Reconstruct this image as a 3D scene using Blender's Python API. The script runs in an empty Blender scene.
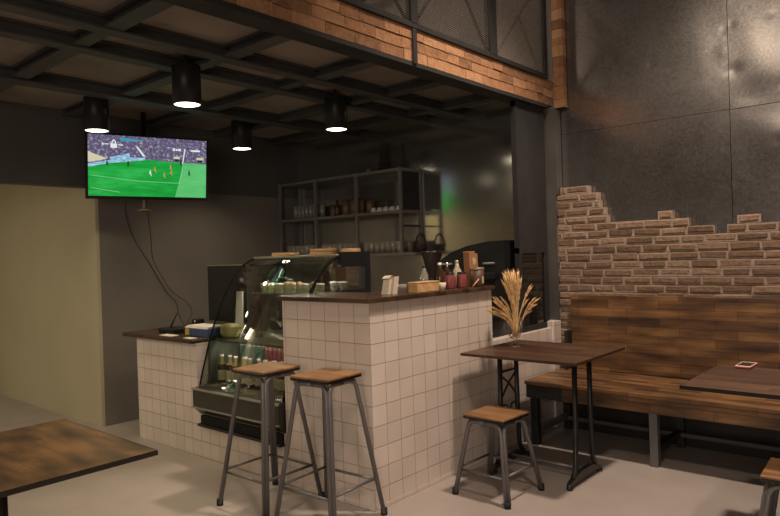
import bpy, bmesh, math, random
from mathutils import Vector, Matrix
PI = math.pi
SC = bpy.context.scene
COL = SC.collection
RND = random.Random(7)

# ------------------------------------------------------------------ helpers
class MB:
    """collects shapes, then links them as ONE mesh object"""
    def __init__(self):
        self.bm = bmesh.new()
    def box(self, x0, x1, y0, y1, z0, z1, bev=0.0, mi=0, M=None, seg=2):
        c = Vector(((x0+x1)/2, (y0+y1)/2, (z0+z1)/2))
        r = bmesh.ops.create_cube(self.bm, size=1.0)
        vs = r['verts']
        for v in vs:
            v.co = Vector((v.co.x*abs(x1-x0), v.co.y*abs(y1-y0), v.co.z*abs(z1-z0))) + c
        fs = set(f for v in vs for f in v.link_faces)
        if bev > 0:
            es = list(set(e for v in vs for e in v.link_edges))
            rb = bmesh.ops.bevel(self.bm, geom=es, offset=bev, segments=seg, affect='EDGES', profile=0.5, clamp_overlap=True)
            fs = set(rb['faces'])
            for v in rb['verts']:
                for f in v.link_faces: fs.add(f)
        fs = [f for f in fs if f.is_valid]
        for f in fs: f.material_index = mi
        if M is not None:
            for v in set(v for f in fs for v in f.verts): v.co = M @ v.co
        return self
    def tube(self, pts, r, seg=8, closed=False, mi=0, r_end=None):
        pts = [Vector(p) for p in pts]
        n = len(pts); rings = []
        up = None
        for i, p in enumerate(pts):
            a = pts[i-1] if (i > 0 or closed) else p
            b = pts[(i+1) % n] if (i < n-1 or closed) else p
            d = (b-a)
            if d.length < 1e-9: d = Vector((0, 0, 1))
            d.normalize()
            if up is None:
                up = Vector((0, 0, 1)) if abs(d.z) < 0.9 else Vector((1, 0, 0))
            s = d.cross(up)
            if s.length < 1e-6: s = d.cross(Vector((0.3, 1, 0.2)))
            s.normalize(); up = s.cross(d).normalized()
            rr = r if r_end is None else r + (r_end-r)*i/max(1, n-1)
            rings.append([self.bm.verts.new(p + (s*math.cos(2*PI*k/seg) + up*math.sin(2*PI*k/seg))*rr) for k in range(seg)])
        m = n if closed else n-1
        for i in range(m):
            A, B = rings[i], rings[(i+1) % n]
            for k in range(seg):
                f = self.bm.faces.new((A[k], A[(k+1) % seg], B[(k+1) % seg], B[k]))
                f.smooth = seg > 4; f.material_index = mi
        if not closed:
            for rg in (rings[0], rings[-1]):
                try:
                    f = self.bm.faces.new(rg); f.material_index = mi
                except Exception: pass
        return self
    def lathe(self, prof, c=(0, 0, 0), seg=20, mi=0, caps=True, smooth=True):
        c = Vector(c); rings = []
        for r, z in prof:
            rings.append([self.bm.verts.new(c + Vector((r*math.cos(2*PI*k/seg), r*math.sin(2*PI*k/seg), z))) for k in range(seg)])
        for A, B in zip(rings[:-1], rings[1:]):
            for k in range(seg):
                f = self.bm.faces.new((A[k], A[(k+1) % seg], B[(k+1) % seg], B[k]))
                f.smooth = smooth; f.material_index = mi
        if caps:
            for rg in (rings[0], rings[-1]):
                f = self.bm.faces.new(rg); f.material_index = mi
        return self
    def prism(self, poly, d, mi=0):
        """extrude polygon (3-D points) along vector d"""
        d = Vector(d)
        A = [self.bm.verts.new(Vector(p)) for p in poly]
        B = [self.bm.verts.new(Vector(p)+d) for p in poly]
        fs = [self.bm.faces.new(A), self.bm.faces.new(B[::-1])]
        n = len(A)
        for i in range(n):
            fs.append(self.bm.faces.new((A[i], B[i], B[(i+1) % n], A[(i+1) % n])))
        for f in fs: f.material_index = mi
        return self
    def strip(self, prof, axis_pts, thick, mi=0, smooth=True):
        """curved sheet: profile (list of (y,z)) swept between x0,x1 with a thickness"""
        x0, x1 = axis_pts
        n = len(prof); nor = []
        for i in range(n):
            a = prof[max(0, i-1)]; b = prof[min(n-1, i+1)]
            ty, tz = b[0]-a[0], b[1]-a[1]; l = math.hypot(ty, tz) or 1
            nor.append((-tz/l, ty/l))
        def row(x, o): return [self.bm.verts.new((x, p[0]+q[0]*o, p[1]+q[1]*o)) for p, q in zip(prof, nor)]
        a, b, c, e = row(x0, 0), row(x1, 0), row(x0, thick), row(x1, thick)
        def F(*v):
            f = self.bm.faces.new(v); f.material_index = mi; return f
        for i in range(n-1):
            F(a[i], b[i], b[i+1], a[i+1]).smooth = smooth
            F(c[i], c[i+1], e[i+1], e[i]).smooth = smooth
            F(a[i], a[i+1], c[i+1], c[i]); F(b[i], e[i], e[i+1], b[i+1])
        F(a[0], c[0], e[0], b[0]); F(a[-1], b[-1], e[-1], c[-1])
        return self
    def sphere(self, c, r, sx=1, sy=1, sz=1, u=12, v=8, mi=0):
        rr = bmesh.ops.create_uvsphere(self.bm, u_segments=u, v_segments=v, radius=r)
        for x in rr['verts']:
            x.co = Vector((x.co.x*sx, x.co.y*sy, x.co.z*sz)) + Vector(c)
            for f in x.link_faces: f.smooth = True; f.material_index = mi
        return self
    def build(self, name, mats, parent=None, world=True, label=None):
        bmesh.ops.recalc_face_normals(self.bm, faces=self.bm.faces[:])
        if parent is not None and world:
            off = world_of(parent)
            for v in self.bm.verts: v.co -= off
        me = bpy.data.meshes.new(name)
        self.bm.to_mesh(me); self.bm.free()
        for m in (mats if isinstance(mats, (list, tuple)) else [mats]): me.materials.append(m)
        o = bpy.data.objects.new(name, me); COL.objects.link(o)
        if parent is not None: o.parent = parent
        if label: o['label'] = label
        return o

def world_of(o):
    v = Vector(o.location)
    while o.parent:
        o = o.parent; v += Vector(o.location)
    return v
def tag(o, label=None, cat=None, group=None, kind=None):
    if label: o['label'] = label
    if cat: o['category'] = cat
    if group: o['group'] = group
    if kind: o['kind'] = kind
    return o
def thing(name, label, cat, loc=(0, 0, 0), rz=0, group=None):
    o = bpy.data.objects.new(name, None); COL.objects.link(o)
    o.empty_display_size = 0.1; o.location = loc; o.rotation_euler = (0, 0, rz)
    return tag(o, label, cat, group)
def copy_tree(o, parent=None):
    c = o.copy(); COL.objects.link(c)
    if parent is not None: c.parent = parent
    for ch in [x for x in list(o.children)]: copy_tree(ch, c)
    return c
def struct(o):
    o['kind'] = 'structure'; return o
ORD = ['leftmost', 'second', 'third', 'fourth', 'fifth', 'sixth', 'seventh', 'eighth', 'ninth', 'tenth', 'eleventh', 'twelfth', 'thirteenth', 'fourteenth']
def nth(i): return 'leftmost' if i == 0 else ORD[i] + ' from left'

# ------------------------------------------------------------------ materials
def newmat(name):
    m = bpy.data.materials.new(name); m.use_nodes = True
    nt = m.node_tree
    return m, nt, nt.nodes['Principled BSDF']
def N(nt, t, **kw):
    n = nt.nodes.new(t)
    for k, v in kw.items():
        if k in n.inputs: n.inputs[k].default_value = v
        else: setattr(n, k, v)
    return n
def coords(nt, scale=(1, 1, 1), obj=False, loc=(0, 0, 0)):
    mp = N(nt, 'ShaderNodeMapping'); mp.inputs['Scale'].default_value = scale; mp.inputs['Location'].default_value = loc
    if obj:
        t = N(nt, 'ShaderNodeTexCoord'); nt.links.new(t.outputs['Object'], mp.inputs['Vector'])
    else:
        t = N(nt, 'ShaderNodeNewGeometry'); nt.links.new(t.outputs['Position'], mp.inputs['Vector'])
    return mp.outputs['Vector']
def ramp(nt, fac, stops):
    r = N(nt, 'ShaderNodeValToRGB')
    while len(r.color_ramp.elements) < len(stops): r.color_ramp.elements.new(0.5)
    for e, (p, c) in zip(r.color_ramp.elements, stops):
        e.position = p; e.color = (*c, 1)
    nt.links.new(fac, r.inputs['Fac'])
    return r.outputs['Color']
def bump(nt, b, h, strength=0.3, dist=0.01):
    n = N(nt, 'ShaderNodeBump'); n.inputs['Strength'].default_value = strength; n.inputs['Distance'].default_value = dist
    nt.links.new(h, n.inputs['Height']); nt.links.new(n.outputs['Normal'], b.inputs['Normal'])
def plain(name, c, rough=0.5, metal=0.0, var=0.12, scale=14, bumpy=0.0, spec=0.5, obj=True):
    m, nt, b = newmat(name)
    v = coords(nt, (1, 1, 1), obj)
    n = N(nt, 'ShaderNodeTexNoise'); n.inputs['Scale'].default_value = scale; n.inputs['Detail'].default_value = 5
    nt.links.new(v, n.inputs['Vector'])
    lo = tuple(x*(1-var) for x in c); hi = tuple(min(1, x*(1+var)) for x in c)
    nt.links.new(ramp(nt, n.outputs['Fac'], [(0.3, lo), (0.7, hi)]), b.inputs['Base Color'])
    b.inputs['Roughness'].default_value = rough; b.inputs['Metallic'].default_value = metal
    b.inputs['Specular IOR Level'].default_value = spec
    if bumpy: bump(nt, b, n.outputs['Fac'], bumpy, 0.004)
    return m
def emit(name, c, s):
    m, nt, b = newmat(name)
    b.inputs['Base Color'].default_value = (*c, 1); b.inputs['Emission Color'].default_value = (*c, 1)
    b.inputs['Emission Strength'].default_value = s
    return m
def glass(name, c=(1, 1, 1), rough=0.0, alpha=0.12, k=1.0, backlit=0.0):
    """thin clear glass: transparent with mirror-like fresnel reflection"""
    m = bpy.data.materials.new(name); m.use_nodes = True
    nt = m.node_tree; nt.nodes.clear()
    out = N(nt, 'ShaderNodeOutputMaterial'); mix = N(nt, 'ShaderNodeMixShader')
    t = N(nt, 'ShaderNodeBsdfTransparent'); g = N(nt, 'ShaderNodeBsdfGlossy')
    t.inputs['Color'].default_value = (*c, 1); g.inputs['Roughness'].default_value = rough
    lw = N(nt, 'ShaderNodeFresnel'); lw.inputs['IOR'].default_value = 1.5
    mt = N(nt, 'ShaderNodeMath', operation='MULTIPLY_ADD'); mt.use_clamp = True; mt.inputs[1].default_value = k; mt.inputs[2].default_value = alpha
    nt.links.new(lw.outputs['Fac'], mt.inputs[0]); nt.links.new(mt.outputs[0], mix.inputs['Fac'])
    nt.links.new(t.outputs[0], mix.inputs[1]); nt.links.new(g.outputs[0], mix.inputs[2])
    if backlit:
        df = N(nt, 'ShaderNodeBsdfDiffuse'); df.inputs['Color'].default_value = (0.8, 0.75, 0.65, 1); m2 = N(nt, 'ShaderNodeMixShader'); m2.inputs['Fac'].default_value = backlit  # tan diffuse share paints backlight into the clear glass
        nt.links.new(mix.outputs[0], m2.inputs[1]); nt.links.new(df.outputs[0], m2.inputs[2]); nt.links.new(m2.outputs[0], out.inputs['Surface'])
    else:
        nt.links.new(mix.outputs[0], out.inputs['Surface'])
    return m
def wood(name, cols, plank=(0.35, 0.05), axis='X', obj=True, rough=0.45, seed=0.0, grain=1.0, wear=0.0, pk=0.42, bl=(0.6, 3.0)):
    """finger-jointed planks; axis = direction of the planks"""
    m, nt, b = newmat(name)
    v = coords(nt, (1, 1, 1), obj, (seed, seed*0.7, 0))
    sep = N(nt, 'ShaderNodeSeparateXYZ'); nt.links.new(v, sep.inputs[0])
    cmb = N(nt, 'ShaderNodeCombineXYZ')
    add = N(nt, 'ShaderNodeMath', operation='ADD')
    if axis == 'X':
        nt.links.new(sep.outputs['X'], cmb.inputs['X']); nt.links.new(sep.outputs['Y'], add.inputs[0]); nt.links.new(sep.outputs['Z'], add.inputs[1])
    else:
        nt.links.new(sep.outputs['Y'], cmb.inputs['X']); nt.links.new(sep.outputs['X'], add.inputs[0]); nt.links.new(sep.outputs['Z'], add.inputs[1])
    nt.links.new(add.outputs[0], cmb.inputs['Y'])
    br = N(nt, 'ShaderNodeTexBrick'); br.offset = 0.37; br.offset_frequency = 2
    br.inputs['Scale'].default_value = 1; br.inputs['Brick Width'].default_value = plank[0]; br.inputs['Row Height'].default_value = plank[1]
    br.inputs['Mortar Size'].default_value = 0.0012; br.inputs['Mortar Smooth'].default_value = 0.3; br.inputs['Bias'].default_value = 0.0
    br.inputs['Color1'].default_value = (0, 0, 0, 1); br.inputs['Color2'].default_value = (1, 1, 1, 1); br.inputs['Mortar'].default_value = (0.0, 0, 0, 1)
    nt.links.new(cmb.outputs[0], br.inputs['Vector'])
    mp = N(nt, 'ShaderNodeMapping'); mp.inputs['Scale'].default_value = (3*grain, 45*grain, 1); nt.links.new(cmb.outputs[0], mp.inputs['Vector'])
    ns = N(nt, 'ShaderNodeTexNoise'); ns.inputs['Scale'].default_value = 1.0; ns.inputs['Detail'].default_value = 6; ns.inputs['Roughness'].default_value = 0.65
    nt.links.new(mp.outputs[0], ns.inputs['Vector'])
    n2 = N(nt, 'ShaderNodeTexNoise'); n2.inputs['Scale'].default_value = 5.0; n2.inputs['Detail'].default_value = 4
    mp2 = N(nt, 'ShaderNodeMapping'); mp2.inputs['Scale'].default_value = (bl[0], bl[1], 1); nt.links.new(cmb.outputs[0], mp2.inputs['Vector']); nt.links.new(mp2.outputs[0], n2.inputs['Vector'])
    a1 = N(nt, 'ShaderNodeMath', operation='MULTIPLY_ADD'); a1.inputs[1].default_value = pk
    m1 = N(nt, 'ShaderNodeMath', operation='MULTIPLY_ADD'); m1.inputs[1].default_value = 0.40; m1.inputs[2].default_value = -0.11
    nt.links.new(ns.outputs['Fac'], m1.inputs[0]); nt.links.new(br.outputs['Color'], a1.inputs[0]); nt.links.new(m1.outputs[0], a1.inputs[2])
    a2 = N(nt, 'ShaderNodeMath', operation='MULTIPLY_ADD'); a2.inputs[1].default_value = 0.75 + wear
    nt.links.new(n2.outputs['Fac'], a2.inputs[0])
    s2 = N(nt, 'ShaderNodeMath', operation='SUBTRACT'); s2.inputs[1].default_value = 0.22 + wear*0.5 + (pk-0.42)*0.5
    nt.links.new(a1.outputs[0], a2.inputs[2]); nt.links.new(a2.outputs[0], s2.inputs[0])
    c = ramp(nt, s2.outputs[0], [(0.1, cols[0]), (0.42, cols[1]), (0.8, cols[2])])
    mx = N(nt, 'ShaderNodeMix', data_type='RGBA'); mx.inputs['B'].default_value = (*[x*0.5 for x in cols[0]], 1)
    nt.links.new(br.outputs['Fac'], mx.inputs['Factor']); nt.links.new(c, mx.inputs['A'])
    nt.links.new(mx.outputs['Result'], b.inputs['Base Color'])
    b.inputs['Roughness'].default_value = rough
    bump(nt, b, ns.outputs['Fac'], 0.12, 0.003)
    return m
def tile(name, c, w, h, ox, oy):
    """square wall tiles with grout; picks the plane from the face normal"""
    m, nt, b = newmat(name)
    g = N(nt, 'ShaderNodeNewGeometry')
    sp = N(nt, 'ShaderNodeSeparateXYZ'); nt.links.new(g.outputs['Position'], sp.inputs[0])
    sn = N(nt, 'ShaderNodeSeparateXYZ'); nt.links.new(g.outputs['True Normal'], sn.inputs[0])
    ab = N(nt, 'ShaderNodeMath', operation='ABSOLUTE'); nt.links.new(sn.outputs['X'], ab.inputs[0])
    gt = N(nt, 'ShaderNodeMath', operation='GREATER_THAN'); gt.inputs[1].default_value = 0.7; nt.links.new(ab.outputs[0], gt.inputs[0])
    ax = N(nt, 'ShaderNodeMath', operation='SUBTRACT'); ax.inputs[1].default_value = ox; nt.links.new(sp.outputs['X'], ax.inputs[0])
    ay = N(nt, 'ShaderNodeMath', operation='SUBTRACT'); ay.inputs[1].default_value = oy; nt.links.new(sp.outputs['Y'], ay.inputs[0])
    mx = N(nt, 'ShaderNodeMix', data_type='FLOAT')
    nt.links.new(gt.outputs[0], mx.inputs['Factor']); nt.links.new(ax.outputs[0], mx.inputs['A']); nt.links.new(ay.outputs[0], mx.inputs['B'])
    cb = N(nt, 'ShaderNodeCombineXYZ'); nt.links.new(mx.outputs['Result'], cb.inputs['X']); nt.links.new(sp.outputs['Z'], cb.inputs['Y'])
    br = N(nt, 'ShaderNodeTexBrick'); br.offset = 0.0
    br.inputs['Scale'].default_value = 1; br.inputs['Brick Width'].default_value = w; br.inputs['Row Height'].default_value = h
    br.inputs['Mortar Size'].default_value = 0.0018; br.inputs['Mortar Smooth'].default_value = 0.35; br.inputs['Bias'].default_value = 0
    br.inputs['Color1'].default_value = (*[x*0.93 for x in c], 1); br.inputs['Color2'].default_value = (*[min(1, x*1.05) for x in c], 1)
    br.inputs['Mortar'].default_value = (c[0]*0.55, c[1]*0.50, c[2]*0.45, 1)
    nt.links.new(cb.outputs[0], br.inputs['Vector'])
    ns = N(nt, 'ShaderNodeTexNoise'); ns.inputs['Scale'].default_value = 3.0; ns.inputs['Detail'].default_value = 3
    nt.links.new(g.outputs['Position'], ns.inputs['Vector'])
    mu = N(nt, 'ShaderNodeMix', data_type='RGBA', blend_type='MULTIPLY'); mu.inputs['Factor'].default_value = 1
    nt.links.new(br.outputs['Color'], mu.inputs['A'])
    nt.links.new(ramp(nt, ns.outputs['Fac'], [(0.3, (0.9, 0.89, 0.87)), (0.7, (1, 1, 1))]), mu.inputs['B'])
    nt.links.new(mu.outputs['Result'], b.inputs['Base Color'])
    b.inputs['Roughness'].default_value = 0.32
    iv = N(nt, 'ShaderNodeMath', operation='SUBTRACT'); iv.inputs[0].default_value = 1.0; nt.links.new(br.outputs['Fac'], iv.inputs[1])
    bump(nt, b, iv.outputs[0], 1.0, 0.005)
    return m
def sheet_metal(name, base, rough, mott=1.0, bscale=1.2, bstr=0.25):
    m, nt, b = newmat(name)
    v = coords(nt)
    n1 = N(nt, 'ShaderNodeTexNoise'); n1.inputs['Scale'].default_value = 75; n1.inputs['Detail'].default_value = 4; nt.links.new(v, n1.inputs['Vector'])
    n2 = N(nt, 'ShaderNodeTexNoise'); n2.inputs['Scale'].default_value = 2.2; n2.inputs['Detail'].default_value = 5; nt.links.new(v, n2.inputs['Vector'])
    ad = N(nt, 'ShaderNodeMath', operation='MULTIPLY_ADD'); ad.inputs[1].default_value = 0.5
    nt.links.new(n1.outputs['Fac'], ad.inputs[0]); hf = N(nt, 'ShaderNodeMath', operation='MULTIPLY'); hf.inputs[1].default_value = 0.5
    nt.links.new(n2.outputs['Fac'], hf.inputs[0]); nt.links.new(hf.outputs[0], ad.inputs[2])
    lo = tuple(x*(1-0.45*mott) for x in base); hi = tuple(x*(1+0.35*mott) for x in base)
    nt.links.new(ramp(nt, ad.outputs[0], [(0.36, lo), (0.64, hi)]), b.inputs['Base Color'])
    b.inputs['Metallic'].default_value = 0.92
    rr = N(nt, 'ShaderNodeMapRange'); rr.inputs['To Min'].default_value = rough*0.9; rr.inputs['To Max'].default_value = rough*1.1
    nt.links.new(n1.outputs['Fac'], rr.inputs['Value']); nt.links.new(rr.outputs[0], b.inputs['Roughness'])
    n3 = N(nt, 'ShaderNodeTexNoise'); n3.inputs['Scale'].default_value = bscale; n3.inputs['Detail'].default_value = 2; nt.links.new(v, n3.inputs['Vector'])
    bump(nt, b, n3.outputs['Fac'], bstr, 0.05)
    return m

M = {}
M['floor'] = plain('concrete_floor', (0.355, 0.31, 0.275), 0.45, 0, 0.08, 3.0, 0.05, obj=False)
M['olive'] = plain('olive_paint', (0.43, 0.39, 0.265), 0.75, 0, 0.05, 1.5, 0.03, obj=False)
M['grey_wall'] = plain('dark_grey_paint', (0.17, 0.155, 0.135), 0.6, 0, 0.08, 2.0, 0.03, obj=False)
M['black_paint'] = plain('black_paint', (0.08, 0.074, 0.07), 0.7, 0, 0.1, 3.0, obj=False)
M['ceil_panel'] = plain('ceiling_board', (0.22, 0.185, 0.16), 0.8, 0, 0.25, 2.5, obj=False)
M['mezz_grey'] = plain('upper_room_paint', (0.16, 0.145, 0.13), 0.8, 0, 0.06, 1.0, obj=False)
M['steel_dark'] = plain('dark_painted_steel', (0.034, 0.033, 0.032), 0.6, 0.0, 0.15, 5, spec=0.15)
M['shelf_steel'] = plain('grey_shelf_steel', (0.17, 0.155, 0.14), 0.5, 0.1, 0.1, 5)
M['beam_steel'] = plain('beam_steel', (0.075, 0.074, 0.072), 0.6, 0.0, 0.15, 5, spec=0.2)
M['steel_post'] = plain('grey_black_steel', (0.085, 0.078, 0.072), 0.5, 0.1, 0.15, 5)
M['tile'] = tile('wall_tile', (0.72, 0.63, 0.56), 0.115, 0.1105, -2.354, 2.529)
M['tile2'] = tile('wall_tile_small', (0.72, 0.63, 0.56), 0.107, 0.1095, -4.83, 2.529)
M['metal'] = sheet_metal('galvanised_sheet', (0.30, 0.285, 0.27), 0.25, 0.7, 1.1, 0.05)
M['mirror_metal'] = sheet_metal('dark_glossy_sheet', (0.62, 0.60, 0.54), 0.14, 0.5, 1.0, 0.015)
W_dark = ((0.032, 0.017, 0.010), (0.120, 0.061, 0.026), (0.29, 0.15, 0.058))
M['wood_bench'] = wood('bench_wood', W_dark, (0.36, 0.062), 'X', rough=0.42, seed=1.3, wear=0.6, pk=0.34)
M['wood_table'] = wood('table_wood', ((0.024, 0.013, 0.009), (0.058, 0.029, 0.017), (0.12, 0.062, 0.031)), (0.5, 0.07), 'X', rough=0.4, seed=4.1)
M['wood_edge'] = plain('dark_wood_edge', (0.05, 0.026, 0.016), 0.35)
M['wood_table2'] = wood('worn_table_wood', ((0.042, 0.024, 0.013), (0.115, 0.062, 0.024), (0.25, 0.132, 0.050)), (0.9, 0.12), 'X', rough=0.36, seed=8.3, wear=1.1, pk=0.12, bl=(0.8, 2.4))
M['wood_stool'] = wood('stool_wood', ((0.16, 0.075, 0.027), (0.26, 0.135, 0.055), (0.34, 0.185, 0.08)), (0.5, 0.08), 'X', rough=0.4, seed=2.0)
M['wood_top'] = wood('counter_wood', ((0.022, 0.013, 0.008), (0.052, 0.030, 0.018), (0.10, 0.058, 0.034)), (0.5, 0.09), 'X', rough=0.25, seed=5.5)
M['wood_board'] = wood('board_wood', ((0.48, 0.27, 0.12), (0.60, 0.36, 0.17), (0.70, 0.45, 0.24)), (0.4, 0.05), 'X', rough=0.5, seed=0.4)
M['stool_steel'] = plain('grey_painted_tube', (0.155, 0.15, 0.15), 0.38, 0.35, 0.1, 8)
M['iron'] = plain('black_cast_iron', (0.035, 0.033, 0.032), 0.38, 0.5, 0.2, 10)
M['edge'] = plain('black_steel_edge', (0.05, 0.045, 0.042), 0.22, 0.8, 0.1, 10)
M['rubber'] = plain('black_rubber', (0.015, 0.015, 0.015), 0.8)
M['plastic_black'] = plain('black_plastic', (0.014, 0.014, 0.015), 0.4, spec=0.25)
M['panel_grey'] = plain('dark_grey_panel', (0.055, 0.053, 0.044), 0.35, 0.3)
M['matte_black'] = plain('matte_black', (0.008, 0.008, 0.008), 0.8, spec=0.08)
M['stainless'] = plain('stainless_steel', (0.42, 0.42, 0.36), 0.3, 0.9, 0.1, 20)
M['case_grey'] = plain('case_lining', (0.24, 0.25, 0.20), 0.45, 0.5, 0.08, 8)
M['case_deck'] = plain('case_deck', (0.17, 0.18, 0.10), 0.35, 0.3, 0.15, 8)
M['chrome'] = plain('polished_trim', (0.48, 0.46, 0.42), 0.28, 0.95, 0.05, 10)
M['glass'] = glass('clear_glass', (0.96, 0.97, 0.95), 0.015, -0.02, 0.55)
M['glassware'] = glass('drinking_glass', (0.94, 0.93, 0.90), 0.12, 0.08, 1.0, 0.24)  # clear glass, with backlight mixed into its colour as pale tan
M['goblet'] = glass('goblet_glass', (0.97, 0.96, 0.94), 0.02, -0.01, 0.7)
M['dark_glass'] = plain('dark_glass', (0.012, 0.012, 0.012), 0.06, 0, 0.05, 4, spec=0.9)
M['white'] = plain('white_plastic', (0.75, 0.72, 0.66), 0.5)
M['paper'] = plain('white_paper', (0.80, 0.76, 0.68), 0.8, 0, 0.05)
M['tissue'] = plain('cream_paper', (0.68, 0.58, 0.45), 0.85, 0, 0.06, 30)
M['kraft'] = plain('kraft_paper', (0.36, 0.17, 0.07), 0.75, 0, 0.08, 20)
M['smoked'] = plain('smoked_plastic', (0.03, 0.02, 0.017), 0.3)
M['red'] = plain('red_label', (0.24, 0.055, 0.055), 0.4)
M['red_dark'] = plain('dark_red_plastic', (0.14, 0.03, 0.03), 0.45)
M['brown_tin'] = plain('brown_tin', (0.085, 0.038, 0.024), 0.55, 0.0)
M['green_glass'] = plain('dark_green_glass', (0.03, 0.07, 0.055), 0.12, 0, 0.2)
M['brown_glass'] = plain('brown_bottle_glass', (0.06, 0.032, 0.016), 0.12, 0, 0.2)
M['gold'] = plain('gold_foil', (0.45, 0.34, 0.15), 0.35, 0.6)
M['label_cream'] = plain('cream_label', (0.50, 0.46, 0.30), 0.6, 0, 0.35, 60)
M['cup_cream'] = plain('cream_cup', (0.72, 0.66, 0.40), 0.5)
M['cup_green'] = plain('pale_green_band', (0.40, 0.44, 0.22), 0.5)
M['cake_brown'] = plain('golden_cake', (0.40, 0.25, 0.12), 0.8, 0, 0.3, 40, 0.3)
M['blue'] = plain('blue_box', (0.035, 0.07, 0.16), 0.45)
M['yellow'] = plain('yellow_box', (0.45, 0.34, 0.06), 0.5)
M['bag_green'] = plain('yellow_green_wrap', (0.42, 0.40, 0.16), 0.45, 0, 0.2, 20)
M['canister'] = plain('tan_canister', (0.20, 0.14, 0.085), 0.5, 0.2)
M['wicker'] = plain('dark_wicker', (0.035, 0.022, 0.016), 0.7, 0, 0.4, 50, 0.4)
M['wheat'] = plain('dry_wheat', (0.66, 0.43, 0.19), 0.75, 0, 0.25, 30)
M['wheat2'] = plain('dry_straw', (0.74, 0.50, 0.25), 0.75, 0, 0.2, 30)
M['phone_case'] = plain('red_phone_case', (0.45, 0.08, 0.07), 0.4)
M['phone_white'] = plain('white_phone_bezel', (0.85, 0.80, 0.78), 0.3)
M['cable'] = plain('black_cable', (0.02, 0.018, 0.016), 0.6)
M['lamp_disc'] = emit('lit_lamp_disc', (1.0, 0.90, 0.72), 5.0)
M['bulb'] = emit('warm_bulb', (1.0, 0.62, 0.25), 4.0)
M['tube_light'] = emit('fluorescent_tube', (1.0, 0.97, 0.85), 2.5)
M['mortar_dark'] = plain('dark_joint', (0.08, 0.045, 0.028), 0.95, 0, 0.2, 30, obj=False)
M['mortar'] = plain('pale_mortar', (0.33, 0.255, 0.195), 0.95, 0, 0.2, 40, 0.5, obj=False)
M['baseboard'] = plain('grey_skirting', (0.10, 0.09, 0.08), 0.6)

def brick_mat(name, cols, sc):
    m, nt, b = newmat(name)
    v = coords(nt)
    at = N(nt, 'ShaderNodeAttribute'); at.attribute_name = 'tone'
    n = N(nt, 'ShaderNodeTexNoise'); n.inputs['Scale'].default_value = sc; n.inputs['Detail'].default_value = 7; n.inputs['Roughness'].default_value = 0.7
    nt.links.new(v, n.inputs['Vector'])
    a = N(nt, 'ShaderNodeMath', operation='MULTIPLY_ADD'); a.inputs[1].default_value = 0.75
    s = N(nt, 'ShaderNodeMath', operation='MULTIPLY_ADD'); s.inputs[1].default_value = 0.5; s.inputs[2].default_value = -0.12
    nt.links.new(at.outputs['Fac'], s.inputs[0]); nt.links.new(n.outputs['Fac'], a.inputs[0]); nt.links.new(s.outputs[0], a.inputs[2])
    nt.links.new(ramp(nt, a.outputs[0], [(0.15, cols[0]), (0.5, cols[1]), (0.85, cols[2])]), b.inputs['Base Color'])
    b.inputs['Roughness'].default_value = 0.92
    bump(nt, b, n.outputs['Fac'], 0.9, 0.02)
    return m
M['brick'] = brick_mat('weathered_brick', ((0.105, 0.062, 0.038), (0.205, 0.13, 0.083), (0.34, 0.235, 0.16)), 26)
M['brick_orange'] = brick_mat('orange_brick', ((0.16, 0.078, 0.038), (0.36, 0.18, 0.085), (0.50, 0.285, 0.15)), 24)

# ------------------------------------------------------------------ key dimensions (metres; camera stands over the origin)
XC, YF, YB = -2.354, 2.529, 4.72        # bar's tiled corner, back wall
XG = -5.39                              # grey wall behind the bar
ZT = 2.60                               # deck over the bar
HALL_R, HALL_F, HALL_Z = 2.6, -3.6, 4.7

# ------------------------------------------------------------------ setting
b = MB(); b.box(-7.9, HALL_R, -4.7, 5.0, -0.1, 0.0); struct(b.build('floor', M['floor']))
b = MB(); b.box(-7.75, XG-0.0005, YF-0.03, YF-0.002, 0, 2.62); struct(b.build('wall_recess', M['olive']))
b = MB(); b.box(-7.85, -7.75, -4.6, YF, 0, 2.62); struct(b.build('wall_left', M['olive']))
b = MB(); b.box(XG-0.12, XG, YF, 5.0, 0, 4.7); struct(b.build('wall_bar_side', M['grey_wall']))
b = MB(); b.box(-7.85, XG-0.12, -4.7, YF, 2.62, 2.72); struct(b.build('ceiling_recess', M['ceil_panel']))
b = MB(); b.box(-7.85, XG-0.1, -4.7, -4.6, 0, 2.62); struct(b.build('wall_recess_front', M['olive']))
b = MB(); b.box(XG-0.12, XG+0.012, -4.6, 4.72, 1.99, 2.60); struct(b.build('trim_1', M['black_paint']))
b = MB(); b.box(XG-0.12, XG-0.002, HALL_F, YF-0.03, 2.605, 4.7); struct(b.build('wall_upper_left', M['mezz_grey']))
# glossy dark sheet metal wall behind the bar
b = MB(); b.box(XG, -2.44, YB, YB+0.1, 0, 2.60); struct(b.build('wall_bar_back', M['mirror_metal']))
# deck (ceiling over the bar, floor of the gallery)
b = MB(); b.box(XG, -2.48, HALL_F, YB, ZT, 2.655); struct(b.build('ceiling', M['ceil_panel']))
b = MB(); b.box(XG, -2.36, YB, YB+0.1, 2.66, HALL_Z); struct(b.build('wall_upper_back', M['mezz_grey']))
b = MB(); b.prism([(XG, HALL_F, 4.0), (-2.36, HALL_F, 4.65), (-2.36, HALL_F, 4.75), (XG, HALL_F, 4.1)], (0, 8.3, 0)); struct(b.build('ceiling_upper', M['mezz_grey']))
b = MB(); b.box(-2.36, HALL_R, HALL_F, 5.0, HALL_Z, HALL_Z+0.1); struct(b.build('ceiling_hall', M['mezz_grey']))
b = MB(); b.box(HALL_R, HALL_R+0.1, HALL_F, 5.0, 0, HALL_Z); struct(b.build('wall_right', M['mezz_grey']))
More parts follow.
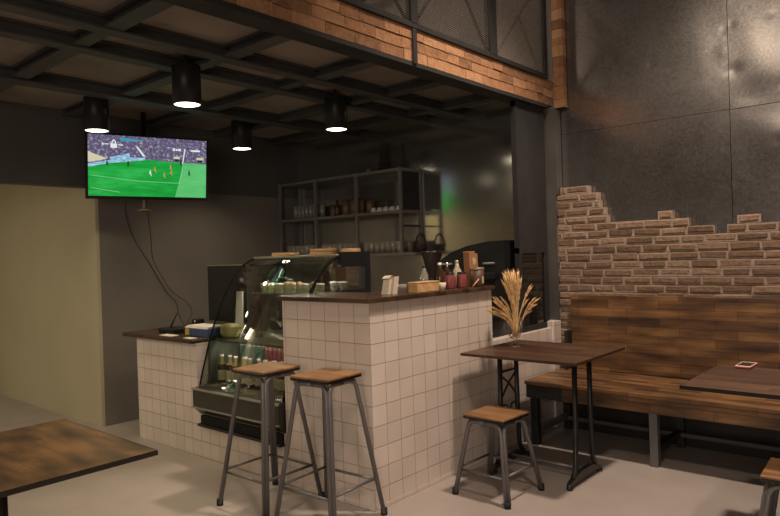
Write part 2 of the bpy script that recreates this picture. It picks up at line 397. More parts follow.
# hall back wall core, then loose galvanised sheets nailed on it
b = MB(); b.box(-2.36, HALL_R, 4.80, 4.9, 0, HALL_Z)
wb = struct(b.build('wall_back', M['steel_dark']))
def dent_sheet(x0, x1, z0, z1, dents, seed, yb=4.765):
    rn = random.Random(seed); bm = bmesh.new(); yb += 0.001*(seed % 2)
    nx, nz = max(8, int((x1-x0)/0.02)), max(8, int((z1-z0)/0.02))
    ph = [(rn.uniform(1.2, 4.5), rn.uniform(1.2, 4.5), rn.uniform(0, 6.28), rn.uniform(0.0008, 0.0026)) for _ in range(7)]
    grid = []
    for j in range(nz+1):
        row = []
        for i in range(nx+1):
            x = x0+(x1-x0)*i/nx; z = z0+(z1-z0)*j/nz; y = yb
            e = min(i/nx*(x1-x0), (x1-x0)*(1-i/nx), j/nz*(z1-z0), (z1-z0)*(1-j/nz)); ew = min(1.0, e/0.2); ew = ew*ew*(3-2*ew)
            for a, c, p, am in ph: y += 0.6*ew*am*math.sin(a*x*2+c*z*2+p)
            for dx, dz, r, d in dents:
                q = ((x-dx)**2+(z-dz)**2)/(r*r)
                y += d*math.exp(-q)
            row.append(bm.verts.new((x, y, z)))
        grid.append(row)
    for j in range(nz):
        for i in range(nx):
            f = bm.faces.new((grid[j][i], grid[j][i+1], grid[j+1][i+1], grid[j+1][i])); f.smooth = True
    for e in bm.edges:
        if e.is_boundary: e.smooth = False
    mb = MB(); mb.bm.free(); mb.bm = bm
    o = mb.build('metal_sheet', M['metal'], wb)
    md = o.modifiers.new('thick', 'SOLIDIFY'); md.thickness = 0.002; md.offset = 1
    return o
dent_sheet(-2.35, -1.1235, 0.9, 2.248, [(-1.15, 1.75, 0.02, 0.002), (-1.15, 2.0, 0.02, 0.002), (-1.8, 1.9, 0.2, 0.003)], 1)
dent_sheet(-1.1195, 0.25, 0.9, 2.244, [(-1.09, 1.75, 0.02, 0.002), (-0.85, 2.0, 0.03, 0.003), (-0.80, 2.02, 0.12, -0.006)], 2)
dent_sheet(-2.35, -1.1235, 2.2505, 3.6, [(-1.62, 2.66, 0.02, 0.003), (-1.14, 2.78, 0.018, 0.002), (-1.13, 2.5, 0.018, 0.002), (-1.14, 2.64, 0.05, -0.002)], 3)
dent_sheet(-1.1195, 0.25, 2.248, 3.6, [(-1.10, 2.80, 0.018, 0.002), (-1.09, 2.5, 0.04, 0.003), (-0.98, 2.32, 0.10, 0.0028), (-0.87, 2.81, 0.018, 0.002), (-0.80, 2.36, 0.025, 0.003), (-0.85, 2.6, 0.25, -0.002)], 4)
dent_sheet(0.25, 1.6, 0.9, 2.25, [(0.9, 1.9, 0.2, 0.006)], 5)
dent_sheet(0.25, 1.6, 2.25, 3.6, [(0.9, 2.9, 0.2, 0.006)], 6)

# jagged exposed brick in front of the sheets
def tone_mesh(o, tones):
    at = o.data.attributes.new('tone', 'FLOAT', 'FACE')
    for i, t in enumerate(tones): at.data[i].value = t
def bricks(name, rects, mat, mortar_boxes, depth_fn, axis, parent=None, mort=None, bev=0.005, jit=0.003):
    """rects: (u0,u1,z0,z1); axis 'Y-' = faces -Y at y=depth; 'X+' = faces +X"""
    bm = bmesh.new(); tones = []; lay = bm.faces.layers.float.new('tone')
    for (u0, u1, z0, z1) in rects:
        d0, d1 = depth_fn()
        t = RND.random()
        j = lambda: RND.uniform(-jit, jit)
        r = bmesh.ops.create_cube(bm, size=1)
        for v in r['verts']:
            a = u0 if v.co.x < 0 else u1; z = z0 if v.co.z < 0 else z1; dd = d0 if v.co.y < 0 else d1
            a += j(); z += j()
            if axis == 'Y-': v.co = Vector((a, dd, z))
            else: v.co = Vector((dd, a, z))
        fs = set(f for v in r['verts'] for f in v.link_faces)
        es = list(set(e for v in r['verts'] for e in v.link_edges))
        rb = bmesh.ops.bevel(bm, geom=es, offset=bev, segments=1, affect='EDGES', clamp_overlap=True)
        for f in bm.faces:
            if f[lay] == 0.0: f[lay] = t*0.98+0.01
    mi0 = len(bm.faces)
    for bx in mortar_boxes:
        r = bmesh.ops.create_cube(bm, size=1)
        for v in r['verts']:
            v.co = Vector((bx[0] if v.co.x < 0 else bx[1], bx[2] if v.co.y < 0 else bx[3], bx[4] if v.co.z < 0 else bx[5]))
        for f in set(f for v in r['verts'] for f in v.link_faces): f.material_index = 1
    bmesh.ops.recalc_face_normals(bm, faces=bm.faces[:])
    me = bpy.data.meshes.new(name); bm.to_mesh(me); bm.free()
    me.materials.append(mat); me.materials.append(mort or M['mortar'])
    o = bpy.data.objects.new(name, me); COL.objects.link(o)
    if parent: o.parent = parent
    return o
def top_at(x):
    # measured outline of the broken brickwork
    prof = [(-2.36, 1.80), (-2.332, 1.80), (-2.272, 1.857), (-2.11, 1.842), (-2.011, 1.773), (-1.998, 1.675), (-1.924, 1.618), (-1.873, 1.557), (-1.721, 1.548), (-1.622, 1.556), (-1.613, 1.64), (-1.485, 1.631), (-1.484, 1.589), (-1.381, 1.583), (-1.37, 1.514), (-1.307, 1.483), (-1.147, 1.475), (-1.087, 1.491), (-1.079, 1.55), (-0.936, 1.54), (-0.935, 1.496), (-0.837, 1.49), (-0.5, 1.52), (0.2, 1.50), (1.0, 1.55), (2.6, 1.5)]
    for (a, za), (c, zc) in zip(prof[:-1], prof[1:]):
        if a <= x <= c: return za + (zc-za)*(x-a)/(c-a)
    return 1.5
ph = 0.0573; rects = []; mort = []
row = 0; z = 0.0
while z < 1.88:
    x = -2.352 - RND.uniform(0.0, 0.14)
    while x < 1.6:
        w = 0.19 + RND.uniform(-0.035, 0.03)
        a, c = max(x, -2.352), min(x+w, 1.6)
        # broken ends along the torn upper outline
        if z > 1.40:
            while c-a > 0.03 and z+ph*0.8 > top_at(c-0.01): c -= 0.02
            while c-a > 0.03 and z+ph*0.8 > top_at(a+0.01): a += 0.02
        if c-a > 0.045:
            dz = RND.uniform(-0.003, 0.003); hb = RND.uniform(0.006, 0.009)
            rects.append((a+0.007, c-0.007, z+hb+dz, z+ph-hb+dz*0.5))
            mort.append((a-0.002, c+0.002, 4.700+RND.uniform(-0.003, 0.002), 4.755, z-0.001, z+ph-0.004))
        x += w
    z += ph; row += 1
def dfn():
    d = RND.uniform(-0.003, 0.004); return 4.692+d, 4.755
wbk = struct(bricks('wall_brick', rects, M['brick'], mort, dfn, 'Y-', None, None, 0.006, 0.004))

# gallery front: orange brick band, strap, dark edge beam
rects = []; z0, z1 = 2.466, 2.655
for ra, rc in ((2.466, 2.530), (2.530, 2.592), (2.592, 2.655)):
    y = HALL_F
    while y < 4.70:
        w = RND.uniform(0.11, 0.24); a, c = y, min(y+w, 4.70)
        if c-a > 0.03:
            q = RND.uniform(-0.004, 0.004)
            rects.append((a+0.0008, c-0.0008, ra+0.001+(q if ra > 2.47 else 0), rc-0.0008+(q if rc < 2.65 else 0)))
        y += w
def dfb():
    d = RND.uniform(-0.002, 0.002); return -2.42, -2.352+d
struct(bricks('trim_2', rects, M['brick_orange'], [(-2.43, -2.357, HALL_F, 4.70, z0, z1)], dfb, 'X+', None, M['mortar_dark'], 0.0025, 0.001))
b = MB(); b.box(-2.475, -2.348, HALL_F, 4.62, 2.44, 2.465); b.box(-2.425, -2.405, HALL_F, 4.62, 2.455, 2.605); b.box(-2.48, -2.43, HALL_F, 4.62, 2.58, 2.66)
struct(b.build('trim_3', M['steel_dark']))
# brick pier over the steel column
rects = []; z = 2.45; r = 0
while z < 4.6:
    h_ = RND.uniform(0.05, 0.11); rects.append((-2.350, -2.262, z+0.001, z+h_-0.001)); z += h_; r += 1
def dfc(): return 4.70+RND.uniform(-0.002, 0.002), 4.758
struct(bricks('trim_4', rects, M['brick_orange'], [(-2.345, -2.266, 4.703, 4.758, 2.45, 4.6)], dfc, 'Y-', None, M['mortar_dark'], 0.002, 0.001))
b = MB()
b.box(-2.435, -2.335, 4.655, 4.672, 0.812, 2.44); b.box(-2.40, -2.385, 4.67, 4.70, 0.812, 2.44); b.box(-2.435, -2.335, 4.70, 4.718, 0.812, 2.44); b.box(-2.352, -2.325, 4.672, 4.757, 1.78, 2.44)
struct(b.build('trim_5', M['steel_post']))
# I-beams under the deck
def ibeam_y(x, zb, w=0.09):
    b = MB(); y1 = 4.71
    b.box(x-w/2, x+w/2, HALL_F, y1, zb, zb+0.010); b.box(x-0.008, x+0.008, HALL_F, y1, zb+0.008, ZT-0.008); b.box(x-w/2, x+w/2, HALL_F, y1, ZT-0.012, ZT-0.002)
    return struct(b.build('trim_7', M['beam_steel']))
for x, zb, w in ((-3.22, 2.525, 0.09), (-3.60, 2.525, 0.09), (-4.46, 2.515, 0.11)): ibeam_y(x, zb, w)
def ibeam_x(xa, xb, y, zb, w=0.10):
    b = MB()
    b.box(xa, xb, y-w/2, y+w/2, zb, zb+0.008); b.box(xa, xb, y-0.008, y+0.008, zb+0.006, ZT-0.008); b.box(xa, xb, y-w/2, y+w/2, ZT-0.012, ZT-0.002)
    return struct(b.build('trim_8', M['beam_steel']))
for k in range(7):
    y = 0.2 + 0.70*k
    ibeam_x(-3.17, -2.44, y, 2.535); ibeam_x(-4.40, -3.65, y, 2.535); ibeam_x(-3.55, -3.27, y, 2.54, 0.08)
    ibeam_x(XG+0.02, -4.52, y, 2.54)

# low tiled wall between bar and bench, and the dark glazed screen on it
b = MB(); b.box(-2.43, XC, 3.735, 4.695, 0, 0.76, 0.004); b.box(-2.44, -2.335, 4.56, 4.688, 0, 0.81, 0.006)
struct(b.build('wall_ledge', M['tile']))
b = MB()
for y0, y1 in ((4.17, 4.205), (4.56, 4.60)): b.box(-2.425, -2.385, y0, y1, 0.762, 2.44)
for za, zc in ((0.762, 0.80), (1.335, 1.375), (2.40, 2.44)): b.box(-2.424, -2.386, 4.17, 4.60, za, zc)
w1 = struct(b.build('window_1', M['steel_dark']))
b = MB(); b.box(-2.409, -2.401, 4.20, 4.565, 0.79, 1.34); b.build('pane', M['dark_glass'], w1)
b = MB(); b.box(-2.405, -2.388, 4.19, 4.565, 1.37, 2.41); b.build('panel', M['steel_dark'], w1)

# ------------------------------------------------------------------ gallery railing
rail = thing('gallery_railing', 'black steel mesh railing with diagonal braces above the orange brick band', 'railing', (-2.35, 3.0, 2.655))
b = MB(); b.box(-2.375, -2.335, HALL_F, 4.60, 2.657, 2.69, 0.003); b.box(-2.37, -2.33, HALL_F, 4.60, 3.55, 3.60, 0.003); b.build('rail', M['steel_dark'], rail)
posts = [(4.565, 0.05), (3.825, 0.085), (2.97, 0.06), (2.1, 0.06), (1.2, 0.06)]
for y, w in posts:
    b = MB(); b.box(-2.378, -2.332, y-w/2, y+w/2, 2.685, 3.555, 0.003); b.build('post', M['steel_dark'], rail)
b = MB(); b.box(-2.345, -2.338, 2.955, 2.992, 2.455, 2.69); b.build('strap', M['steel_dark'], rail)
for (ya, za, yb_, zb_) in ((3.79, 2.69, 3.45, 3.10), (3.45, 3.10, 3.1, 3.55), (3.87, 2.69, 4.55, 3.40), (4.50, 2.69, 4.2, 3.05), (3.0, 2.70, 3.3, 3.05), (2.93, 2.69, 2.15, 3.5)):
    b = MB(); b.tube([(-2.362, ya, za), (-2.362, yb_, zb_)], 0.011, 6); b.build('brace', M['steel_dark'], rail)
def mesh_panel(y0, y1, z0, z1, sp, th):
    b = MB(); s = 0.55  # slope of the diamonds
    H, Wd = z1-z0, y1-y0
    n = int((Wd+H/s)/sp)+1
    for k in range(n):
        for sg in (1, -1):
            # line: z = z0 + s*(t), start along bottom
            st = -H/s + k*sp if sg == 1 else k*sp
            pts = []
            ya, za = st, 0.0
            yb2, zb2 = (st+H/s, H) if sg == 1 else (st-H/s, H)
            # clip
            def at(y): return (y-ya)/(yb2-ya)
            t0, t1 = 0.0, 1.0
            lo, hi = sorted((at(0), at(Wd)))
            t0, t1 = max(t0, lo), min(t1, hi)
            if t1-t0 < 0.01: continue
            p = lambda t: (-2.352+0.002*sg, y0+ya+(yb2-ya)*t, z0+za+(zb2-za)*t)
            b.tube([p(t0), p(t1)], th, 4)
    return b.build('mesh_panel', M['stainless_mesh'], rail)
M['stainless_mesh'] = plain('expanded_mesh', (0.42, 0.38, 0.34), 0.4, 0.5, 0.2, 30)
mesh_panel(3.87, 4.54, 2.69, 3.55, 0.026, 0.0024)
mesh_panel(3.0, 3.785, 2.69, 3.55, 0.024, 0.0007)
mesh_panel(2.13, 2.94, 2.69, 3.55, 0.024, 0.0007)
pend = thing('pendant_lamp', 'warm glowing pendant bulb hanging inside the gallery behind the railing', 'lamp', (-4.19, 3.4, 3.78))
b = MB(); b.lathe([(0.002, -0.03), (0.03, -0.01), (0.035, 0.02), (0.015, 0.06)], (-4.19, 3.4, 3.78)); b.build('bulb', M['bulb'], pend)
b = MB(); b.tube([(-4.19, 3.4, 3.84), (-4.19, 3.4, 4.3)], 0.004, 6); b.build('cord', M['cable'], pend)
b = MB(); b.prism([(-5.2, 4.4, 3.55), (-5.2, 4.46, 3.55), (-5.2, 4.46, 3.63), (-5.2, 4.4, 3.63)], (2.7, 0, 0.35)); tag(b.build('roof_purlin', M['steel_dark']), None, None); struct(bpy.data.objects['roof_purlin']); bpy.data.objects['roof_purlin'].name = 'trim_9'

# ------------------------------------------------------------------ can lights under the deck
lampspec = [(-3.50, 2.205, 'black can light in front of the television, nearest to the camera'),
            (-4.60, 2.165, 'black can light over the upper left corner of the television'),
            (-3.48, 3.445, 'black can light below the deck in front of the bottle shelf'),
            (-4.61, 3.42, 'black can light to the right of the television, farthest back')]
def make_lamp():
    t = thing('can_light', '', 'lamp', (0, 0, 0), 0, 'can lights under the deck')
    b = MB(); b.lathe([(0.0, 0.235), (0.082, 0.235), (0.085, 0.23), (0.085, 0.0), (0.078, 0.0), (0.076, 0.012), (0.0, 0.0135)], seg=28, caps=False); b.build('housing', M['plastic_black'], t, False)
    b = MB(); b.tube([(0, 0, 0.236), (0, 0, 0.2985)], 0.012, 8); b.build('stem', M['plastic_black'], t, False)
    b = MB(); b.lathe([(0.0, 0.008), (0.076, 0.008), (0.076, 0.004), (0.07, 0.002), (0.0, 0.002)], seg=28, caps=False); b.build('diffuser', M['lamp_disc'], t, False)
    return t
lamp0 = make_lamp()
for i, (x, y, lb) in enumerate(lampspec):
    t = lamp0 if i == 0 else copy_tree(lamp0)
    t.location = (x, y, 2.30); t['label'] = lb

# ------------------------------------------------------------------ bar counter and service counter
bar = thing('bar_counter', 'tall bar counter faced in beige square tiles with dark wood top', 'counter', (-2.7, 3.0, 0))
b = MB(); b.prism([(-3.064, YF, 0), (XC, YF, 0), (XC, 3.728, 0), (-2.70, 3.728, 0), (-2.70, 2.87, 0), (-3.064, 2.87, 0)], (0, 0, 1.105)); b.build('tiled_base', M['tile'], bar)
b = MB(); b.prism([(-3.083, 2.492, 1.105), (-2.322, 2.492, 1.105), (-2.322, 3.73, 1.105), (-2.73, 3.73, 1.105), (-2.73, 2.90, 1.105), (-3.083, 2.90, 1.105)], (0, 0, 0.026)); o = b.build('countertop', M['wood_top'], bar)
md = o.modifiers.new('bev', 'BEVEL'); md.width = 0.004; md.segments = 2
b = MB(); b.box(-3.064, XC+0.004, YF-0.004, YF+0.01, 0, 0.022); b.box(XC-0.01, XC+0.004, YF, 3.728, 0, 0.022); b.build('base_strip', M['tile'], bar)
svc = thing('service_counter', 'low tiled service counter left of the display case with dark wood top', 'counter', (-4.4, 2.9, 0))
b = MB(); b.prism([(-4.83, YF, 0), (-3.068, YF, 0), (-3.068, YF, 0.30), (-3.998, YF, 0.30), (-3.998, YF, 0.782), (-4.83, YF, 0.782)], (0, 0.56, 0)); b.build('tiled_base', M['tile2'], svc)
b = MB(); b.box(-4.985, -4.006, 2.492, 3.10, 0.782, 0.810, 0.004); b.build('countertop', M['wood_top'], svc)
# back counter hidden behind the bar carries the coffee machine
bc = thing('back_counter', 'dark counter behind the bar under the coffee machine', 'counter', (-3.1, 4.4, 0))
b = MB(); b.box(-3.75, -2.47, 4.06, 4.70, 0, 0.86); b.build('body', M['black_paint'], bc)
b = MB(); b.box(-3.78, -2.46, 4.02, 4.71, 0.86, 0.89, 0.003); b.build('countertop', M['plastic_black'], bc)

# ------------------------------------------------------------------ curved glass display case
dc = thing('display_case', 'refrigerated display case with curved glass front between the two counters', 'display case', (-3.53, 2.9, 0.302))
XL, XR = -3.985, -3.075
b = MB(); b.prism([(XL, 2.478, 0.352), (XL, 2.478, 0.483), (XL, 2.50, 0.487), (XL, 3.28, 0.487), (XL, 3.28, 0.302), (XL, 2.535, 0.302)], (XR-XL, 0, 0)); b.build('base_panel', M['panel_grey'], dc)
b = MB(); b.box(XL-0.006, XR+0.006, 2.468, 2.484, 0.476, 0.490, 0.002); b.box(XL-0.006, XR+0.006, 2.468, 2.484, 0.352, 0.362, 0.002); b.build('trim_strip', M['chrome'], dc)
b = MB(); b.box(XL+0.03, XR, 2.488, 2.527, 0.225, 0.243, 0.003); b.box(XL+0.05, XR-0.01, 2.505, 2.527, 0.243, 0.3005)
for k in range(5): b.box(XL+0.055, XR-0.02, 2.499, 2.507, 0.250+k*0.0095, 0.254+k*0.0095)
b.build('grille', M['plastic_black'], dc)
b = MB(); b.box(XL+0.03, XR, 2.484, 2.4885, 0.238, 0.243); b.build('grille_lip', M['panel_grey'], dc)
gp = [(2.535, 0.49), (2.56, 0.58), (2.59, 0.68), (2.625, 0.79), (2.655, 0.875), (2.69, 0.955), (2.735, 1.05), (2.79, 1.15), (2.83, 1.21), (2.875, 1.262), (2.93, 1.308), (2.98, 1.338), (3.03, 1.355)]
b = MB(); b.strip(gp, (XL+0.012, XR-0.012), 0.005); b.build('curved_glass', M['glass'], dc)
for x in (XL, XR):
    b = MB(); b.tube([(x+(0.006 if x == XL else -0.004), y-0.004, z) for y, z in gp], 0.0065 if x == XL else 0.012, 6); b.build('edge_frame', M['matte_black'], dc)
    poly = [(x-0.003, y, z) for y, z in gp] + [(x-0.003, 3.27, 1.355), (x-0.003, 3.27, 0.49)]
    b = MB(); b.prism(poly, (0.005, 0, 0)); b.build('side_glass', M['glass'], dc)
b = MB(); b.box(XL+0.02, XR-0.02, 3.255, 3.27, 0.49, 0.80); b.build('rear_panel', M['case_grey'], dc)
b = MB(); b.box(XL+0.006, XL+0.012, 2.62, 3.25, 0.49, 0.79); b.build('side_lining', M['case_grey'], dc)
b = MB(); b.box(XL+0.02, XR-0.02, 2.55, 3.25, 0.488, 0.497); b.build('deck', M['case_deck'], dc)
b = MB(); b.box(XL+0.02, XR-0.02, 2.66, 3.25, 0.792, 0.806); b.build('shelf', M['stainless'], dc)
b = MB(); b.box(-3.80, XR-0.02, 2.87, 3.24, 1.110, 1.118); b.build('shelf', M['glass'], dc)
b = MB(); b.box(-3.80, XR-0.02, 2.864, 2.870, 1.109, 1.119); b.build('shelf_lip', M['chrome'], dc)
b = MB(); b.box(-3.96, XR+0.012, 3.01, 3.31, 1.357, 1.372, 0.003); b.build('top_plate', M['stainless'], dc)
# black framed housing on the right end
b = MB()
b.box(XR-0.004, XR+0.03, 3.02, 3.30, 1.285, 1.385, 0.004); b.box(XR-0.004, XR+0.03, 3.245, 3.30, 0.50, 1.29, 0.004); b.box(XR-0.004, XR+0.028, 3.02, 3.25, 0.50, 1.135, 0.003)
b.build('end_housing', M['plastic_black'], dc)
b = MB(); b.box(XL+0.04, XR-0.04, 2.675, 2.695, 0.784, 0.7915); b.build('added_light_bar', M['matte_black'], dc)  # unseen bar under the shelf, added to light the bottles
b = MB(); b.box(XL+0.01, XL+0.04, 3.24, 3.30, 0.50, 1.356); b.build('rear_post', M['plastic_black'], dc)
b = MB(); b.box(XL+0.04, XR-0.04, 2.962, 2.985, 1.306, 1.316); b.build('added_light_bar', M['matte_black'], dc)  # unseen bar below the top plate, added to brighten the cups

# cups of dessert on the glass shelf
def cup_proto(domed):
    t = thing('dessert_cup', '', 'cup', group='dessert cups in the display case')
    b = MB(); b.lathe([(0.0, 0.0), (0.023, 0.0), (0.030, 0.053), (0.032, 0.055), (0.0, 0.055)], seg=16, caps=False); b.build('cup', M['cup_cream'], t, False)
    t.scale = (0.9, 0.9, 1.0)
    b = MB(); b.lathe([(0.0245, 0.004), (0.0282, 0.030)], seg=16, caps=False); b.build('band', M['cup_green'], t, False)
    b = MB()
    if domed: b.sphere((0, 0, 0.055), 0.029, 1, 1, 0.75)
    else: b.lathe([(0.031, 0.055), (0.030, 0.063), (0.0, 0.064)], seg=16, caps=False)
    b.build('topping', M['cake_brown'] if domed else M['paper'], t, False)
    return t
cf, cd = cup_proto(False), cup_proto(True); used = set()
for i, (x, y, dm) in enumerate([(-3.74, 2.93, 0), (-3.672, 2.93, 0), (-3.60, 2.94, 0), (-3.545, 2.91, 0), (-3.48, 2.92, 1), (-3.415, 2.91, 1), (-3.35, 2.92, 1), (-3.285, 2.91, 0), (-3.22, 2.93, 1), (-3.155, 2.93, 0)]):
    src = cd if dm else cf
    t = src if src.name not in used else copy_tree(src)
    used.add(src.name); t.location = (x, y, 1.1185)
    t['label'] = 'dessert cup with %s, %s on the glass shelf' % ('domed brown topping' if dm else 'flat pale lid', nth(i))
for i, (x, y) in enumerate([(-3.20, 3.10), (-3.135, 3.12)]):
    t = thing('glass_cup', 'clear lidded cup behind the dessert cups, %s of two' % ('left' if i == 0 else 'right'), 'cup', (x, y, 1.1185), 0, 'clear cups in the display case')
    b = MB(); b.lathe([(0.0, 0), (0.024, 0), (0.031, 0.06)], seg=16, caps=False); b.build('cup', M['glassware'], t, False)
    b = MB(); b.lathe([(0.032, 0.06), (0.033, 0.066), (0.0, 0.07)], seg=16, caps=False); b.build('lid', M['white'], t, False)
# bottles on the deck
def bottle(kind):
    t = thing('bottle', '', 'bottle')
    if kind == 'beer':
        b = MB(); b.lathe([(0.0, 0), (0.028, 0), (0.030, 0.004), (0.030, 0.115), (0.024, 0.135), (0.013, 0.155), (0.012, 0.19), (0.0, 0.19)], seg=14, caps=False); b.build('body', M['brown_glass'], t, False)
        b = MB(); b.lathe([(0.0306, 0.025), (0.0306, 0.095)], seg=14, caps=False); b.build('label', M['label_cream'], t, False)
        b = MB(); b.lathe([(0.0255, 0.1335), (0.0142, 0.156), (0.0135, 0.186)], seg=14, caps=False); b.build('neck_foil', M['gold'], t, False)
        b = MB(); b.lathe([(0.014, 0.186), (0.014, 0.197), (0.0, 0.198)], seg=14, caps=False); b.build('cap', M['paper'], t, False)
    else:
        g = kind == 'green'
        b = MB(); b.lathe([(0.0, 0), (0.028, 0), (0.030, 0.005), (0.030, 0.235), (0.028, 0.262), (0.024, 0.272), (0.0, 0.272)], seg=14, caps=False); b.build('body', M['green_glass'] if g else M['red_dark'], t, False)
        b = MB(); b.lathe([(0.0306, 0.05), (0.0306, 0.12)], seg=14, caps=False); b.build('label', M['green_glass'] if g else M['label_cream'], t, False)
        b = MB(); b.lathe([(0.0245, 0.27), (0.0245, 0.284), (0.0, 0.285)], seg=14, caps=False); b.build('cap', M['stainless'] if g else M['white'], t, False)
    return t
pr = bottle('beer'); pr['group'] = 'beer bottles in the case'
for i in range(9):
    t = pr if i == 0 else copy_tree(pr)
    t.location = (-3.90+0.08*i, 2.665+0.012*(i % 2), 0.4975)
    t['label'] = 'brown bottle with gold neck, %s in front row of case' % nth(i)
pg = bottle('green'); pg['group'] = 'green bottles in the case'; prd = bottle('red'); prd['group'] = 'red bottles in the case'
for i in range(6):
    t = pg if i == 0 else copy_tree(pg); t.location = (-3.825+0.0455*i, 2.79, 0.4975); t.scale = (0.7, 0.7, 1.0)
    t['label'] = 'dark green bottle, %s of the green ones in the case' % nth(i)
for i in range(5):
    t = prd if i == 0 else copy_tree(prd); t.location = (-3.55+0.0465*i, 2.79, 0.4975); t.scale = (0.7, 0.7, 1.0)
    t['label'] = 'red bottle with pale label, %s of the red ones' % nth(i)
# things on the middle shelf
t = thing('menu_stand', 'white card stand leaning inside the display case', 'stand', (-3.87, 2.84, 0.8065))
b = MB(); b.prism([(-3.972, 2.83, 0.8065), (-3.88, 2.83, 0.8065), (-3.893, 2.85, 1.125), (-3.962, 2.85, 1.125)], (0, 0.008, 0)); b.prism([(-3.972, 2.83, 0.8065), (-3.88, 2.83, 0.8065), (-3.88, 2.90, 0.8065), (-3.972, 2.90, 0.8065)], (0, 0, 0.006)); b.build('card', M['paper'], t)
t = thing('bread_bag', 'yellow green wrapped packet on the middle shelf of the display case', 'packet', (-3.87, 2.76, 0.8065))
b = MB(); b.box(-3.972, -3.825, 2.69, 2.80, 0.8065, 0.905, 0.035, seg=4); b.build('wrap', M['bag_green'], t)
b = MB(); b.prism([(-3.835, 2.74, 0.84), (-3.78, 2.72, 0.835), (-3.78, 2.77, 0.87), (-3.835, 2.755, 0.865)], (0, 0.01, 0)); b.build('twisted_end', M['bag_green'], t)
t = thing('sauce_bottle', 'slim dark brown bottle standing beside the white card in the case', 'bottle', (-3.73, 2.86, 0.8065))
b = MB(); b.lathe([(0, 0), (0.025, 0), (0.026, 0.18), (0.013, 0.23), (0.013, 0.27), (0, 0.27)], (-3.73, 2.86, 0.8065), 14, caps=False); b.build('body', M['brown_glass'], t)
b = MB(); b.lathe([(0.015, 0.262), (0.015, 0.285), (0, 0.286)], (-3.73, 2.86, 0.8065), 14, caps=False); b.build('cap', M['red_dark'], t)
# round wooden boards on the top plate
def board(name, c, r, h, lb, n):
    t = thing(name, lb, 'board', c)
    b = MB(); b.lathe([(0, 0), (r-0.004, 0), (r, 0.004), (r, h-0.004), (r-0.004, h), (0, h)], c, 28, caps=False); b.build('board', M['wood_board'], t)
    b = MB(); b.tube([(c[0]+r*0.95*math.cos(a), c[1]+r*0.95*math.sin(a), c[2]+h+0.001) for a in [2*PI*k/28 for k in range(28)]], 0.003, 5, True); b.build('rim', M['wood_board'], t)
board('serving_board', (-3.75, 3.14, 1.3725), 0.10, 0.02, 'thin round wooden board at the left on top of the display case', 1)
board('serving_board', (-3.33, 3.125, 1.3725), 0.095, 0.016, 'lower of two stacked round wooden boards on the display case', 1)
board('serving_board', (-3.325, 3.125, 1.3925), 0.095, 0.016, 'upper of two stacked round wooden boards on the display case', 1)
board('serving_board', (-3.15, 3.215, 1.3725), 0.07, 0.032, 'thick dark round board at the right end of the display case top', 1)

# ------------------------------------------------------------------ service counter clutter
t = thing('computer_monitor', 'black computer monitor behind the left end of the display case', 'monitor', (-4.25, 2.98, 0.81))
b = MB(); b.box(-4.50, -4.03, 2.965, 2.99, 0.88, 1.322, 0.005); b.build('panel', M['plastic_black'], t)
b = MB(); b.box(-4.495, -4.035, 2.9625, 2.966, 1.312, 1.319); b.build('top_bezel', M['stainless'], t)
b = MB(); b.box(-4.28, -4.22, 2.985, 3.01, 0.815, 1.0, 0.004); b.box(-4.36, -4.14, 2.94, 3.06, 0.8105, 0.82, 0.003); b.build('stand', M['plastic_black'], t)
t = thing('router', 'black router with raised antenna on the low counter', 'router', (-4.62, 2.70, 0.81))
b = MB(); b.box(-4.72, -4.50, 2.65, 2.78, 0.8105, 0.842, 0.006); b.build('body', M['plastic_black'], t)
b = MB(); b.tube([(-4.69, 2.74, 0.84), (-4.60, 2.75, 0.955)], 0.006, 6, r_end=0.004); b.build('antenna', M['plastic_black'], t)
t = thing('power_adapter', 'small black device with a white glint behind the router', 'device', (-4.52, 2.86, 0.81))
b = MB(); b.box(-4.60, -4.43, 2.83, 2.92, 0.8105, 0.865, 0.008); b.box(-4.55, -4.47, 2.84, 2.91, 0.86, 0.90, 0.01); b.build('body', M['plastic_black'], t)
b = MB(); b.sphere((-4.50, 2.838, 0.885), 0.008, 1, 0.5, 1); b.build('glint_dot', M['white'], t)  # white bead standing in for a glint of light on the device
t = thing('paper_slip', 'white paper slip lying at the front of the low counter', 'paper', (-4.42, 2.56, 0.81))
b = MB(); b.box(-4.50, -4.34, 2.535, 2.60, 0.8105, 0.8135); b.build('sheet', M['paper'], t)
t = thing('paper_slip', 'small white paper slip beside the foot of the display case', 'paper', (-4.10, 2.55, 0.81))
b = MB(); b.box(-4.16, -4.06, 2.525, 2.575, 0.8105, 0.8135); b.build('sheet', M['paper'], t)
t = thing('blue_box', 'blue and yellow carton on the low counter beside the display case', 'box', (-4.16, 2.70, 0.81))
b = MB(); b.box(-4.31, -4.025, 2.64, 2.80, 0.8105, 0.866, 0.003); b.build('carton', M['blue'], t)
b = MB(); b.box(-4.315, -4.265, 2.637, 2.80, 0.813, 0.862, 0.002); b.build('end_panel', M['yellow'], t)
t = thing('paper_stack', 'stack of white papers lying on the blue carton', 'paper', (-4.16, 2.70, 0.8665))
b = MB()
for k in range(4): b.box(-4.32+0.006*k, -4.04+0.005*k, 2.64+0.004*k, 2.79, 0.8668+k*0.0045, 0.8711+k*0.0045)
b.build('sheets', M['paper'], t)

